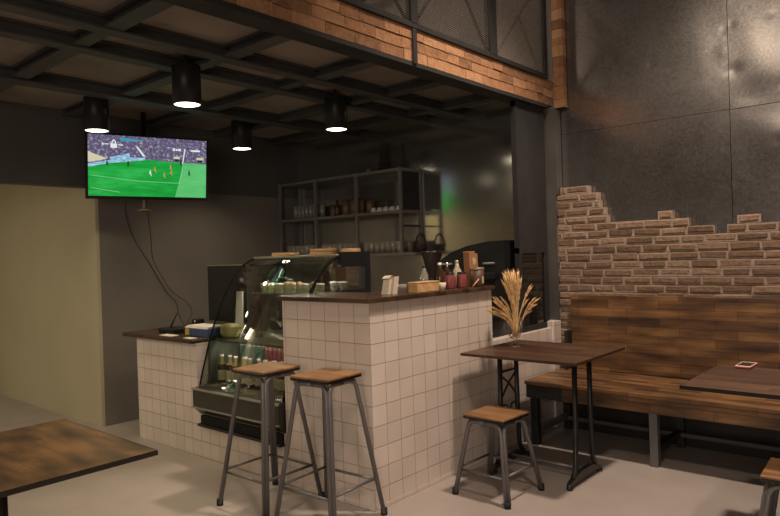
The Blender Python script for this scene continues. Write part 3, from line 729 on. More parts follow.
# ------------------------------------------------------------------ things on the bar top
ZB = 1.1318
NX, NY = -2.46, 2.815
t = thing('napkin_bag', 'crumpled cream paper bag standing on the bar top', 'paper bag', (NX, NY, ZB))
b = MB()
for k, (w, d, h, dx) in enumerate([(0.034, 0.03, 0.085, -0.010), (0.030, 0.028, 0.10, 0.012)]):
    c = (NX+dx, NY+0.02*k, ZB)
    b.prism([(c[0]-w*0.7, c[1]-d, ZB), (c[0]+w*0.7, c[1]-d, ZB), (c[0]+w*0.85, c[1]-d*0.4, ZB+h), (c[0]-w*0.6, c[1]-d*0.4, ZB+h*0.96)], (0, d*1.4, 0))
b.build('bag', M['tissue'], t)
b = MB(); b.prism([(NX-0.04, NY-0.015, ZB+0.088), (NX+0.015, NY-0.015, ZB+0.09), (NX+0.025, NY, ZB+0.108), (NX-0.035, NY+0.005, ZB+0.105)], (0, 0.01, 0.0)); b.build('folded_top', M['tissue'], t)
t = thing('glass_dish', 'small clear glass dish between the paper bag and wooden box', 'dish', (-2.53, 3.01, ZB))
b = MB(); b.lathe([(0, 0), (0.02, 0), (0.034, 0.045), (0.031, 0.045), (0.018, 0.005), (0, 0.005)], (-2.53, 3.01, ZB), 18, caps=False); b.build('dish', M['glassware'], t)
b = MB(); b.sphere((-2.53, 3.01, ZB+0.02), 0.016, 1, 1, 0.6); b.build('blue_wrapper', M['blue'], t)
t = thing('wooden_box', 'pale wooden box on the bar top in front of the coffee machine', 'box', (-2.375, 3.01, ZB))
b = MB(); b.box(-2.42, -2.352, 2.94, 3.15, ZB, ZB+0.052, 0.003); b.build('body', M['wood_board'], t)
b = MB(); b.box(-2.422, -2.350, 2.938, 3.152, ZB+0.0525, ZB+0.061, 0.002); b.build('lid', M['wood_board'], t)
# condiment group
def jar(x, y, mat, lidm, r, h, name, lb, cat, group=None):
    t = thing(name, lb, cat, (x, y, ZB), 0, group)
    b = MB(); b.lathe([(0, 0), (r*0.95, 0), (r, 0.006), (r, h*0.8), (r*0.85, h*0.88), (r*0.85, h*0.9), (0, h*0.9)], seg=18, caps=False); b.build('body', mat, t, False)
    b = MB(); b.lathe([(r*0.9, h*0.885), (r*0.9, h), (0, h+0.001)], seg=18, caps=False); b.build('lid', lidm, t, False)
    return t
jar(-2.41, 3.335, M['red'], M['plastic_black'], 0.032, 0.10, 'condiment_jar', 'red jar with black lid, left of the pair on the bar', 'jar', 'red jars on the bar')
jar(-2.40, 3.455, M['red'], M['plastic_black'], 0.032, 0.10, 'condiment_jar', 'red jar with black lid, right of the pair on the bar', 'jar', 'red jars on the bar')
jar(-2.455, 3.40, M['red_dark'], M['red_dark'], 0.030, 0.085, 'condiment_tub', 'dark red tub between the two red jars', 'tub')
def sbottle(x, y, body, cap, h, lb):
    t = thing('syrup_bottle', lb, 'bottle', (x, y, ZB))
    b = MB(); b.lathe([(0, 0), (0.026, 0), (0.028, 0.005), (0.028, h*0.6), (0.012, h*0.78), (0.011, h*0.92), (0, h*0.92)], seg=16, caps=False); b.build('body', body, t, False)
    b = MB(); b.lathe([(0.013, h*0.9), (0.013, h*0.985), (0.005, h), (0, h)], seg=12, caps=False); b.build('cap', cap, t, False)
    return t
sbottle(-2.50, 3.36, M['brown_glass'], M['white'], 0.165, 'dark bottle with white cap behind the left red jar')
sbottle(-2.51, 3.45, M['brown_glass'], M['chrome'], 0.16, 'dark bottle with silver cap behind the dark red tub')
sbottle(-2.49, 3.535, M['label_cream'], M['gold'], 0.175, 'cream bottle with gold cap behind the right red jar')
sbottle(-2.56, 3.27, M['glassware'], M['plastic_black'], 0.15, 'clear bottle with black cap left of the dark bottles')
t = thing('mug', 'small cream cup at the right end of the wooden box', 'cup', (-2.375, 3.21, ZB))
b = MB(); b.lathe([(0, 0), (0.02, 0), (0.024, 0.045), (0.021, 0.045), (0.018, 0.006), (0, 0.006)], (-2.375, 3.21, ZB), 16, caps=False); b.build('cup', M['tissue'], t)
t = thing('coffee_bag', 'kraft brown coffee bag with a pale round emblem standing on the tin', 'bag', (-2.46, 3.63, ZB))
b = MB(); b.prism([(-2.475, 3.60, ZB), (-2.475, 3.70, ZB), (-2.475, 3.69, ZB+0.215), (-2.475, 3.59, ZB+0.225)], (0.045, 0, 0)); b.build('pouch', M['kraft'], t)
b = MB(); b.prism([(-2.429, 3.645+0.02*math.cos(a), ZB+0.165+0.026*math.sin(a)) for a in [2*PI*k/16 for k in range(16)]], (0.001, 0, 0)); b.build('round_emblem', M['label_cream'], t)
b = MB(); b.box(-2.476, -2.452, 3.588, 3.692, ZB+0.217, ZB+0.230, 0.002); b.build('folded_top', M['kraft'], t)
t = thing('brown_tin', 'dark brown lidded tin with pale label near the right end of bar', 'tin', (-2.378, 3.60, ZB))
b = MB(); b.lathe([(0, 0), (0.043, 0), (0.045, 0.003), (0.045, 0.11), (0, 0.11)], (-2.378, 3.60, ZB), 22, caps=False); b.build('body', M['brown_tin'], t)
b = MB(); b.lathe([(0.0465, 0.108), (0.0465, 0.124), (0, 0.125)], (-2.378, 3.60, ZB), 22, caps=False); b.build('lid', M['canister'], t)
b = MB(); b.prism([(-2.378+0.0456*math.cos(a), 3.60+0.0456*math.sin(a), ZB+0.02) for a in [-0.25+0.1*k for k in range(6)]] , (0, 0, 0.045)); b.build('label', M['label_cream'], t)
t = thing('stirrer', 'thin wooden stirring stick leaning by the brown tin', 'stirrer', (-2.345, 3.52, ZB))
b = MB(); b.tube([(-2.345, 3.495, ZB+0.004), (-2.335, 3.555, ZB+0.05)], 0.004, 6); b.build('stick', M['wood_board'], t)

# ------------------------------------------------------------------ coffee machine, grinder
t = thing('coffee_machine', 'black espresso machine with rounded top and silver strips behind the bar', 'coffee machine', (-2.8, 4.3, 0.89))
poly = [(-3.10, 4.12, 0.89), (-3.10, 4.12, 1.245), (-3.06, 4.12, 1.30), (-2.95, 4.12, 1.36), (-2.80, 4.12, 1.405), (-2.62, 4.12, 1.432), (-2.48, 4.12, 1.435), (-2.48, 4.12, 0.89)]
b = MB(); b.prism(poly, (0, 0.42, 0)); o = b.build('body', M['plastic_black'], t)
b = MB(); b.box(-3.075, -2.94, 4.105, 4.122, 1.262, 1.277, 0.003); b.build('silver_strip', M['chrome'], t)
b = MB(); b.box(-2.66, -2.56, 4.105, 4.122, 1.262, 1.277, 0.003); b.build('silver_strip', M['chrome'], t)
b = MB(); b.box(-3.0, -2.55, 4.07, 4.12, 1.15, 1.20, 0.006); b.build('group_head', M['plastic_black'], t)
b = MB(); b.tube([(-2.85, 4.075, 1.15), (-2.85, 4.05, 1.09), (-2.85, 4.03, 1.05)], 0.008, 8); b.build('steam_wand', M['stainless'], t)
t = thing('coffee_grinder', 'dark coffee grinder with tapered hopper left of the espresso machine', 'grinder', (-3.16, 4.1, 0.89))
b = MB(); b.box(-3.25, -3.12, 4.10, 4.26, 0.89, 1.16, 0.01); b.build('body', M['plastic_black'], t)
b = MB(); b.lathe([(0.035, 0.27), (0.04, 0.30), (0.085, 0.47), (0.085, 0.485), (0, 0.49)], (-3.185, 4.18, 0.89), 20, caps=False); b.build('hopper', M['smoked'], t)
b = MB(); b.box(-3.20, -3.17, 4.05, 4.11, 1.04, 1.07, 0.004); b.build('spout', M['stainless'], t)

# ------------------------------------------------------------------ wall shelf behind the bar
sh = thing('wall_shelf', 'grey steel rack of three bays on the wall behind the bar', 'shelf', (-4.55, 4.58, 1.37))
PX = [-5.34, -4.80, -4.238, -3.70]; YS, YE = 4.415, 4.715
zs = (1.345, 1.722, 2.095)
for x in PX:
    b = MB(); b.box(x-0.013, x+0.013, YS, YS+0.026, zs[0], zs[2]+0.03); b.build('upright', M['shelf_steel'], sh)
for x in (PX[0], PX[3]):
    b = MB(); b.box(x-0.013, x+0.013, YE-0.03, YE, zs[0], zs[2]+0.03); b.build('upright', M['shelf_steel'], sh)
for z in zs:
    b = MB(); b.box(PX[0]-0.015, PX[3]+0.015, YS-0.003, YE, z, z+0.026, 0.002); b.build('shelf_board', M['shelf_steel'], sh)
b = MB(); b.box(PX[3]-0.01, PX[3]+0.01, YS+0.02, YE-0.02, 1.60, 1.615); b.box(PX[3]-0.006, PX[3]+0.006, YS+0.02, YE-0.02, 1.76, 2.10); b.build('end_panel', M['steel_dark'], sh)
def tumbler(r, h, inverted=False):
    pf = [(0, 0), (r*0.78, 0), (r, h), (r*0.93, h), (r*0.72, 0.01), (0, 0.01)]
    if inverted: pf = [(a, h-z) for a, z in pf]
    b = MB(); b.lathe(pf, seg=14, caps=False); return b.build('drinking_glass', M['glassware'])
Z1, Z2, Z0 = zs[1]+0.0265, zs[2]+0.0265, zs[0]+0.0265
p = tumbler(0.03, 0.145)
for i in range(8):
    o = p if i == 0 else p.copy()
    if i: COL.objects.link(o)
    o.location = (-5.24+0.058*i, 4.55, Z1)
    tag(o, 'tall clear glass, %s in left bay of upper shelf' % nth(i), 'glass', 'tall glasses on the upper shelf')
t = thing('bottle', 'small brown bottle with pale label on the upper shelf middle bay', 'bottle', (-4.60, 4.53, Z1))
b = MB(); b.lathe([(0, 0), (0.028, 0), (0.029, 0.09), (0.013, 0.13), (0.012, 0.16), (0, 0.16)], (-4.60, 4.53, Z1), 14, caps=False); b.build('body', M['brown_glass'], t)
b = MB(); b.lathe([(0.0296, 0.02), (0.0296, 0.08)], (-4.60, 4.53, Z1), 14, caps=False); b.build('label', M['red_dark'], t)
def can(x, r, h, lb, i):
    t = thing('canister', lb, 'canister', (x, 4.56, Z1), 0, 'canisters on the upper shelf')
    b = MB(); b.lathe([(0, 0), (r, 0), (r, h-0.02), (0, h-0.02)], seg=18, caps=False); b.build('body', M['canister'], t, False)
    b = MB(); b.lathe([(r+0.002, h-0.021), (r+0.002, h), (0, h+0.001)], seg=18, caps=False); b.build('lid', M['brown_tin'], t, False)
for i, x in enumerate((-4.69, -4.51, -4.40, -4.315)):
    can(x, 0.038 if i else 0.03, 0.155 if i else 0.12, ['small tan canister left of the brown bottle on the upper shelf', 'tall tan canister just right of the brown bottle', 'tall tan canister, middle of the three right of the bottle', 'tall tan canister next to the upright of the right bay'][i], i)
can(-4.19, 0.04, 0.135, 'tan canister in the right bay at the left of upturned cups', 4)
b = MB(); b.lathe([(0, 0.045), (0.02, 0.045), (0.034, 0.0), (0.031, 0.0), (0.017, 0.04), (0, 0.04)], seg=14, caps=False); p = b.build('cup', M['white'])
for i in range(8):
    o = p if i == 0 else p.copy()
    if i: COL.objects.link(o)
    yy = 4.50 if i < 5 else 4.53
    o.location = ((-4.09+0.076*i if i < 5 else -4.05+0.09*(i-5)), 4.50 if i < 5 else 4.60, Z1)
    tag(o, 'small upturned white cup, %s in %s row of right bay' % (nth(i % 5), 'front' if i < 5 else 'back'), 'cup', 'upturned cups on the upper shelf')
p = tumbler(0.033, 0.105)
k = 0
for bay, (xa, xb, n) in enumerate(((-5.27, -4.87, 7), (-4.735, -4.30, 7), (-4.17, -3.77, 7))):
    for rw in range(2):
        for i in range(n):
            o = p if k == 0 else p.copy()
            if k: COL.objects.link(o)
            o.location = (xa+(xb-xa)*i/(n-1)+(0.012 if rw else 0), 4.48 if rw == 0 else 4.61, Z0)
            tag(o, 'short clear glass, %s in %s row, %s bay, lower shelf' % (nth(i), ['front', 'back'][rw], ['left', 'middle', 'right'][bay]), 'glass', 'short glasses on the lower shelf')
            k += 1
t = thing('dark_basket', 'dark basket with arched handle at the right end of the lower shelf', 'basket', (-3.62, 4.56, Z0))
hx = -3.61
b = MB(); b.lathe([(0, 0), (0.05, 0), (0.06, 0.07), (0.056, 0.07), (0.048, 0.006), (0, 0.006)], (hx, 4.58, Z0), 20, caps=False); b.build('basket', M['wicker'], t)
b = MB(); b.tube([(hx+0.055*math.cos(a), 4.58, Z0+0.06+0.10*math.sin(a)) for a in [PI*k/14 for k in range(15)]], 0.008, 8); b.build('handle', M['wicker'], t)
b = MB(); b.box(PX[3]+0.014, -3.54, YS, YE, zs[0], zs[0]+0.026, 0.002); b.build('side_bracket', M['shelf_steel'], sh)
# ornaments on top of the rack
t = thing('ornament_tree', 'small dark brown cone shaped ornament tree on top of the rack', 'ornament', (-4.0, 4.57, Z2))
b = MB(); 
for k in range(5): b.lathe([(0.0, 0.02+0.055*k), (0.075-0.013*k, 0.02+0.055*k), (0.02, 0.095+0.05*k), (0, 0.1+0.05*k)], (-4.0, 4.57, Z2), 14, caps=False, smooth=False)
b.build('foliage', M['wicker'], t)
b = MB(); b.lathe([(0, 0), (0.03, 0), (0.03, 0.03), (0, 0.03)], (-4.0, 4.57, Z2), 12, caps=False); b.build('base', M['brown_tin'], t)
t = thing('ornament_ball', 'small pale round jar on top of the rack beside the ornament tree', 'jar', (-4.19, 4.56, Z2))
b = MB(); b.sphere((-4.19, 4.56, Z2+0.03), 0.03); b.build('body', M['canister'], t)
b = MB(); b.lathe([(0.012, 0.055), (0.012, 0.07), (0, 0.071)], (-4.19, 4.56, Z2), 12, caps=False); b.build('lid', M['brown_tin'], t)

# ------------------------------------------------------------------ television
tv = thing('television', 'flat television showing a football match, hung below the deck', 'television', (-4.95, 2.753, 2.122))
tw, th_ = 0.954, 0.516
yaw, tilt = -0.294, 0.156
nrm = Vector((math.cos(yaw)*math.cos(tilt), math.sin(yaw)*math.cos(tilt), -math.sin(tilt)))
rt = Vector((-math.sin(yaw), math.cos(yaw), 0)); upv = nrm.cross(rt); upv = upv if upv.z > 0 else -upv
TM = Matrix((rt, -nrm, upv)).transposed().to_4x4()     # local x right, y into the set, z up
tv.rotation_euler = TM.to_euler()
b = MB(); b.box(-tw/2, tw/2, 0.0, 0.045, -th_/2, th_/2, 0.004); b.box(-tw*0.36, tw*0.36, 0.044, 0.075, -th_*0.36, th_*0.25, 0.01); b.build('casing', M['plastic_black'], tv, False)
sw, shh = tw*0.965, th_*0.925; cz = th_*0.012
b = MB()
for (x0, x1, z0, z1) in ((-tw/2+0.001, tw/2-0.001, cz+shh/2, th_/2-0.001), (-tw/2+0.001, tw/2-0.001, -th_/2+0.001, cz-shh/2), (-tw/2+0.001, -sw/2, cz-shh/2, cz+shh/2), (sw/2, tw/2-0.001, cz-shh/2, cz+shh/2)):
    b.box(x0, x1, -0.006, 0.0, z0, z1)
b.build('bezel', M['plastic_black'], tv, False)
def scr(name, stops, sx, sz, s=1.0, kind='noise', c=None):
    m, nt, bs = newmat(name)
    if c is None:
        v = coords(nt, (sx, 1, sz), True)
        if kind == 'noise':
            n = N(nt, 'ShaderNodeTexNoise'); n.inputs['Scale'].default_value = 1; n.inputs['Detail'].default_value = 6; n.inputs['Roughness'].default_value = 0.75
        else:
            n = N(nt, 'ShaderNodeTexVoronoi'); n.inputs['Scale'].default_value = 1
        nt.links.new(v, n.inputs['Vector'])
        col = ramp(nt, n.outputs['Fac' if kind == 'noise' else 'Color'], stops)
        nt.links.new(col, bs.inputs['Emission Color'])
    else: bs.inputs['Emission Color'].default_value = (*c, 1)
    bs.inputs['Base Color'].default_value = (0.01, 0.01, 0.01, 1); bs.inputs['Emission Strength'].default_value = s
    bs.inputs['Roughness'].default_value = 0.3
    return m
S_field = scr('screen_pitch', [(0.35, (0.004, 0.23, 0.028)), (0.5, (0.008, 0.33, 0.042)), (0.65, (0.03, 0.44, 0.08))], 2.2, 13, 1.05)
S_field2 = scr('screen_pitch_sunlit', [(0.3, (0.05, 0.42, 0.10)), (0.7, (0.14, 0.52, 0.19))], 2, 9, 1.1)
S_crowd = scr('screen_crowd', [(0.34, (0.02, 0.012, 0.04)), (0.46, (0.13, 0.085, 0.19)), (0.53, (0.10, 0.11, 0.17)), (0.62, (0.50, 0.46, 0.55))], 38, 50, 1.0)
S_blue = scr('screen_boards', [(0.35, (0.08, 0.20, 0.42)), (0.55, (0.30, 0.52, 0.68)), (0.65, (0.6, 0.72, 0.8))], 22, 60, 1.1)
S_white = scr('screen_white', None, 1, 1, 1.0, c=(0.72, 0.80, 0.78))
S_dim = scr('screen_dim_white', None, 1, 1, 1.0, c=(0.22, 0.55, 0.27))
S_cyan = scr('screen_cyan', None, 1, 1, 1.0, c=(0.05, 0.30, 0.42))
S_cream = scr('screen_cream', None, 1, 1, 1.0, c=(0.62, 0.58, 0.40))
S_orange = scr('screen_orange', None, 1, 1, 1.0, c=(0.55, 0.30, 0.07))
S_dark = scr('screen_dark', None, 1, 1, 1.0, c=(0.012, 0.02, 0.02))
b = MB()
def Q(pts, mi, lay):
    # picture coordinates: u,v in 0..1 (v from the top)
    vs = [b.bm.verts.new((-sw/2+sw*u, -0.001-lay*0.0005, cz+shh/2-shh*v)) for u, v in pts]
    f = b.bm.faces.new(vs); f.material_index = mi
Q([(0, 0), (1, 0), (1, 0.45), (0, 0.55)], 2, 0)
Q([(0, 0.52), (0.16, 0.45), (0.46, 0.375), (0.74, 0.40), (1, 0.41), (1, 1), (0, 1)], 0, 1)
Q([(0.80, 0.405), (1, 0.41), (1, 1), (0.72, 1)], 1, 2)
Q([(0, 0.48), (0.30, 0.35), (0.46, 0.345), (0.46, 0.385), (0.16, 0.46), (0, 0.53)], 3, 2)
Q([(0, 0.27), (0.04, 0.31), (0.15, 0.38), (0.10, 0.42), (0, 0.45)], 7, 2)
Q([(0.17, 0.36), (0.33, 0.28), (0.34, 0.37), (0.19, 0.43)], 3, 3)
Q([(0.26, 0.03), (0.46, 0.055), (0.40, 0.075), (0.26, 0.09)], 6, 2)
Q([(0.385, 0.17), (0.40, 0.165), (0.465, 0.32), (0.445, 0.325)], 4, 2)
Q([(0.80, 0.16), (0.812, 0.16), (0.79, 0.42), (0.782, 0.42)], 4, 3)
for (u0, v0, u1, v1, mi) in ((0.705, 0.30, 0.76, 0.34, 7), (0.91, 0.30, 0.975, 0.34, 7), (0.715, 0.34, 0.75, 0.38, 9), (0.92, 0.34, 0.965, 0.38, 9), (0.86, 0.17, 0.94, 0.20, 4), (0.70, 0.155, 0.72, 0.20, 4), (0.725, 0.165, 0.74, 0.20, 4), (0.745, 0.16, 0.77, 0.20, 4), (0.11, 0.135, 0.125, 0.165, 4), (0.13, 0.14, 0.165, 0.155, 4), (0.24, 0.145, 0.28, 0.16, 4)):
    Q([(u0, v0), (u1, v0), (u1, v1), (u0, v1)], mi, 4)
# padlock mark: body and shackle
Q([(0.178, 0.135), (0.232, 0.135), (0.232, 0.205), (0.178, 0.205)], 4, 5)
Q([(0.188, 0.135), (0.188, 0.10), (0.20, 0.072), (0.21, 0.072), (0.222, 0.10), (0.222, 0.135), (0.214, 0.135), (0.214, 0.105), (0.208, 0.09), (0.202, 0.09), (0.196, 0.105), (0.196, 0.135)], 4, 5)
# pitch lines
Q([(0.02, 0.66), (0.40, 0.735), (0.76, 0.755), (0.76, 0.763), (0.40, 0.745), (0.02, 0.668)], 5, 4)
Q([(0.755, 0.76), (0.765, 0.76), (0.795, 0.42), (0.789, 0.42)], 5, 4)
Q([(0.02, 0.86), (0.25, 0.93), (0.25, 0.94), (0.02, 0.87)], 5, 4)
for (u, v, mi) in ((0.505, 0.60, 4), (0.545, 0.545, 8), (0.625, 0.635, 8), (0.68, 0.50, 8), (0.685, 0.58, 8), (0.845, 0.575, 9), (0.32, 0.455, 9), (0.15, 0.45, 9), (0.77, 0.40, 9)):
    for du, dv, w, h, m2 in ((0, -0.04, 0.010, 0.022, mi), (0, 0, 0.014, 0.045, mi), (-0.003, 0.035, 0.006, 0.03, 9), (0.007, 0.035, 0.006, 0.03, mi)):
        Q([(u+du-w/2, v+dv-h/2), (u+du+w/2, v+dv-h/2), (u+du+w/2, v+dv+h/2), (u+du-w/2, v+dv+h/2)], m2, 5+(0.2 if m2 == 9 else 0))
o = b.build('screen', [S_field, S_field2, S_crowd, S_blue, S_white, S_dim, S_cyan, S_cream, S_orange, S_dark], tv, False)
# make all screen faces look at the viewer
for pgn in o.data.polygons:
    if pgn.normal.y > 0: pgn.flip()
b = MB(); b.box(-0.05, 0.05, 0.075, 0.10, -0.10, 0.10, 0.004); b.build('mount_plate', M['plastic_black'], tv, False)
back = Vector(tv.location) - nrm*0.10
mt = thing('tv_mount', 'black ceiling pole and bracket holding the television', 'bracket', (back.x-0.03, back.y, ZT))
b = MB(); b.tube([(back.x-0.035, back.y, ZT-0.003), (back.x-0.035, back.y, 2.0)], 0.02, 12); b.build('pole', M['plastic_black'], mt)
b = MB(); b.lathe([(0, 0), (0.055, 0), (0.058, 0.006), (0.03, 0.02), (0, 0.02)], (-5.0, 2.72, 1.772), 20, caps=False); 
b.tube([(-5.0, 2.72, 1.79), (back.x-0.035, back.y, 2.02)], 0.012, 8); b.build('end_disc', M['canister'], mt)
# cables from the television to the low counter
def cable(pts, r, lb):
    pts = [Vector(p) for p in pts]; out = []
    for i in range(len(pts)-1):
        p0, p1, p2, p3 = pts[max(0, i-1)], pts[i], pts[i+1], pts[min(len(pts)-1, i+2)]
        for k in range(6):
            s = k/6
            out.append(0.5*((2*p1)+(p2-p0)*s+(2*p0-5*p1+4*p2-p3)*s*s+(3*p1-p0-3*p2+p3)*s**3))
    out.append(pts[-1])
    b = MB(); b.tube(out, r, 6); o = b.build('cable', M['cable']); return tag(o, lb, 'cable', 'television cables')
cx = XG+0.03
cable([(cx+0.22, 2.66, 1.93), (cx, 2.747, 1.79), (cx, 2.811, 1.57), (cx, 2.96, 1.33), (cx, 3.095, 1.10), (cx, 3.19, 0.99), (cx+0.1, 3.16, 0.88), (-4.97, 3.02, 0.83), (-4.80, 2.95, 0.8165), (-4.62, 2.90, 0.8165)], 0.0032, 'black cable on the grey wall, the one sagging farther left')
cable([(cx+0.25, 2.80, 1.93), (cx, 2.948, 1.79), (cx, 2.969, 1.60), (cx, 2.982, 1.39), (cx, 3.055, 1.24), (cx, 3.16, 1.08), (cx, 3.30, 0.98), (cx+0.12, 3.28, 0.88), (-4.95, 3.04, 0.825), (-4.75, 2.99, 0.8165), (-4.61, 2.93, 0.8165)], 0.0028, 'black cable on the grey wall, the one hanging straighter below the screen')

# ------------------------------------------------------------------ bench
be = thing('bench', 'long dark wooden bench with high back along the brick wall', 'bench', (-0.5, 4.35, 0))
BX0, BX1 = -2.30, 1.55
b = MB(); b.box(BX0, BX1, 4.03, 4.63, 0.425, 0.452, 0.004); b.build('seat', M['wood_bench'], be)
b = MB(); b.box(-2.02, BX1, 4.036, 4.062, 0.335, 0.4245, 0.003); b.build('front_apron', M['wood_bench'], be)
b = MB(); b.box(BX0+0.01, -2.021, 4.036, 4.062, 0.335, 0.4245, 0.003); b.build('dark_apron_end', M['iron'], be)  # left stretch of the front apron, darker than the wood
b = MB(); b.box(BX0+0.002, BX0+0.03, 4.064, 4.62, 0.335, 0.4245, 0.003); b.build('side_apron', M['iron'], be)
b = MB(); b.box(-2.225, BX1, 4.632, 4.672, 0.453, 1.008, 0.004); b.build('backrest', M['wood_bench'], be)
b = MB(); b.box(-2.25, -2.226, 4.56, 4.67, 0.453, 0.74, 0.003); b.build('end_bracket', M['iron'], be)
for x in (-2.25, -1.435, -0.35, 0.75, 1.5):
    b = MB(); b.box(x-0.025, x+0.025, 4.064, 4.114, 0, 0.4245, 0.003); b.build('leg', M['stool_steel'] if x > -2 else M['iron'], be)
    b = MB(); b.box(x-0.025, x+0.025, 4.56, 4.61, 0, 0.4245, 0.003); b.build('leg', M['iron'], be)
    b = MB(); b.box(x-0.02, x+0.02, 4.115, 4.559, 0.08, 0.12, 0.002); b.build('side_rail', M['stool_steel'] if x < -2 else M['iron'], be)
b = MB(); b.box(-2.22, 1.45, 4.515, 4.545, 0.085, 0.112, 0.002); b.build('rear_rail', M['steel_post'], be)
b = MB(); b.box(-2.24, 1.5, 4.612, 4.625, 0.0, 0.4245); b.build('back_board', M['iron'], be)

# ------------------------------------------------------------------ tables with sewing-machine style iron bases
def make_table(name, label, x0, x1, y0, y1, topmat, z=0.745, t=0.022, lx=None, em=None):
    cx, cy = (x0+x1)/2, (y0+y1)/2; w, d = x1-x0, y1-y0
    L = lx or w/2-0.125
    tb = thing(name, label, 'table', (cx, cy, 0))
    b = MB(); b.box(-w/2+0.0025, w/2-0.0025, -d/2+0.0025, d/2-0.0025, z-t+0.004, z, 0.001); b.build('tabletop', topmat, tb, False)
    b = MB()
    for (a0, a1, c0, c1) in ((-w/2, w/2, -d/2, -d/2+0.0024), (-w/2, w/2, d/2-0.0024, d/2), (-w/2, -w/2+0.0024, -d/2+0.0024, d/2-0.0024), (w/2-0.0024, w/2, -d/2+0.0024, d/2-0.0024)):
        b.box(a0, a1, c0, c1, z-t, z-0.0003, 0.0008)
    b.build('edge_trim', em or M['edge'], tb, False)
    b = MB(); b.box(-L-0.03, L+0.03, -d*0.30, d*0.30, z-t-0.018, z-t+0.003); b.build('under_frame', M['iron'], tb, False)
    for sx in (-1, 1):
        X = sx*L
        for sy in (-1, 1):
            Y = sy*0.115
            b = MB(); b.tube([(X, Y*0.85, z-t-0.018), (X, Y*0.9, 0.35), (X, Y, 0.10), (X, Y*1.35, 0.05)], 0.016, 8); b.build('leg', M['iron'], tb, False)
        b = MB(); b.prism([(X-0.014, -0.215, 0.022), (X-0.014, -0.20, 0.04), (X-0.014, -0.08, 0.075), (X-0.014, 0.08, 0.075), (X-0.014, 0.20, 0.04), (X-0.014, 0.215, 0.022), (X-0.014, 0.12, 0.03), (X-0.014, -0.12, 0.03)], (0.028, 0, 0)); b.build('foot_rail', M['iron'], tb, False)
        for sy in (-1, 1):
            b = MB(); b.lathe([(0, 0.0), (0.018, 0.0), (0.02, 0.008), (0.014, 0.03), (0, 0.032)], (X, sy*0.202, 0), 12, caps=False); b.build('foot', M['iron'], tb, False)
        if sx > 0: continue
        # scrollwork between the two uprights of one end
        b = MB()
        for sg in (-1, 1):
            pts = [(X, sg*(0.098-0.19*u), 0.42+0.16*u) for u in [k/10 for k in range(11)]]
            b.tube([(p[0], p[1]+sg*0.02*math.sin(PI*k/10), p[2]) for k, p in enumerate(pts)], 0.007, 6)
            b.tube([(X, sg*0.05+0.038*math.cos(a), 0.34+0.05*math.sin(a)) for a in [2*PI*k/16 for k in range(16)]], 0.006, 6, True)
        b.tube([(X, -0.10, 0.60), (X, 0.10, 0.60)], 0.008, 6); b.tube([(X, -0.105, 0.28), (X, 0.105, 0.28)], 0.008, 6)
        b.build('scrollwork', M['iron'], tb, False)
    b = MB(); b.tube([(-L, 0, 0.062), (L, 0, 0.062)], 0.010, 8); b.build('stretcher', M['stool_steel'], tb, False)
    return tb
make_table('cafe_table', 'dark wood cafe table with iron base and the wheat vase', -2.297, -1.552, 3.268, 3.955, M['wood_table'], t=0.016, em=M['wood_edge'])
make_table('cafe_table', 'brown cafe table in front of the bench with the red phone', -0.935, 0.30, 2.985, 3.60, M['wood_table'], lx=0.16, t=0.018)
make_table('cafe_table', 'worn brown table in the lower left foreground with black edge', -2.705, -1.985, 0.105, 1.10, M['wood_table2'], lx=0.16, t=0.017)

# ------------------------------------------------------------------ stools
def make_stool(h, top, foot, name):
    """square wooden seat on four corner legs; each leg is two bent tubes side by side"""
    t = thing(name, '', 'stool')
    s = top/2
    b = MB(); b.box(-s, s, -s, s, h-0.012, h, 0.004); o = b.build('seat', M['wood_stool'], t, False)
    b = MB(); b.box(-s+0.002, s-0.002, -s+0.002, s-0.002, h-0.026, h-0.0115, 0.003); b.build('seat_rim', M['edge'], t, False)
    r = 0.0118; f = foot/2; zi = h-0.038
    a = s-0.022
    def leg(sx, sy):
        b = MB(); foot_p = Vector((sx*f, sy*f, 0.012))
        for along in (0, 1):
            # one tube of the arch that runs along x (0) or y (1); tubes lie side by side on the tangent
            off = Vector((-sx*r*0.95, sy*r*0.0, 0)) if along == 0 else Vector((0, -sy*r*0.95, 0))
            topc = Vector((sx*a, sy*a, zi)); pts = [foot_p+off]
            bend = 0.055
            drop = topc + (foot_p-topc)*(bend/(h))*1.25
            inner = topc + (Vector((-sx*bend, 0, 0)) if along == 0 else Vector((0, -sy*bend, 0)))
            for k in range(7):
                u = k/6
                pts.append(((1-u)**2)*drop + 2*u*(1-u)*topc + u*u*inner + off*(1-u))
            end = Vector((0, sy*a, zi)) if along == 0 else Vector((sx*a, 0, zi))
            pts.append(end)
            b.tube(pts, r, 8)
        o = b.build('leg', M['stool_steel'], t, False)
        b = MB(); b.tube([foot_p+Vector((-sx*r*0.4, -sy*r*0.4, -0.0115)), foot_p+Vector((-sx*r*0.45, -sy*r*0.45, 0.022))], 0.0185, 10); b.build('rubber_foot', M['rubber'], o, False)
    for sx in (-1, 1):
        for sy in (-1, 1): leg(sx, sy)
    zr = h*0.245 if h > 0.6 else h*0.31
    q = f + (a-f)*(zr/h) - 0.006
    for k, (p1, p2) in enumerate((((-q, -q), (q, -q)), ((q, -q), (q, q)), ((q, q), (-q, q)), ((-q, q), (-q, -q)))):
        b = MB(); zz = zr + (0.012 if k % 2 else 0); b.tube([(p1[0], p1[1], zz), (p2[0], p2[1], zz)], 0.0075, 8); b.build('stretcher', M['stool_steel'], t, False)
    b = MB(); b.box(-a, a, -a, a, h-0.0295, h-0.0262); b.build('under_plate', M['iron'], t, False)
    return t
st = make_stool(0.755, 0.265, 0.405, 'bar_stool')
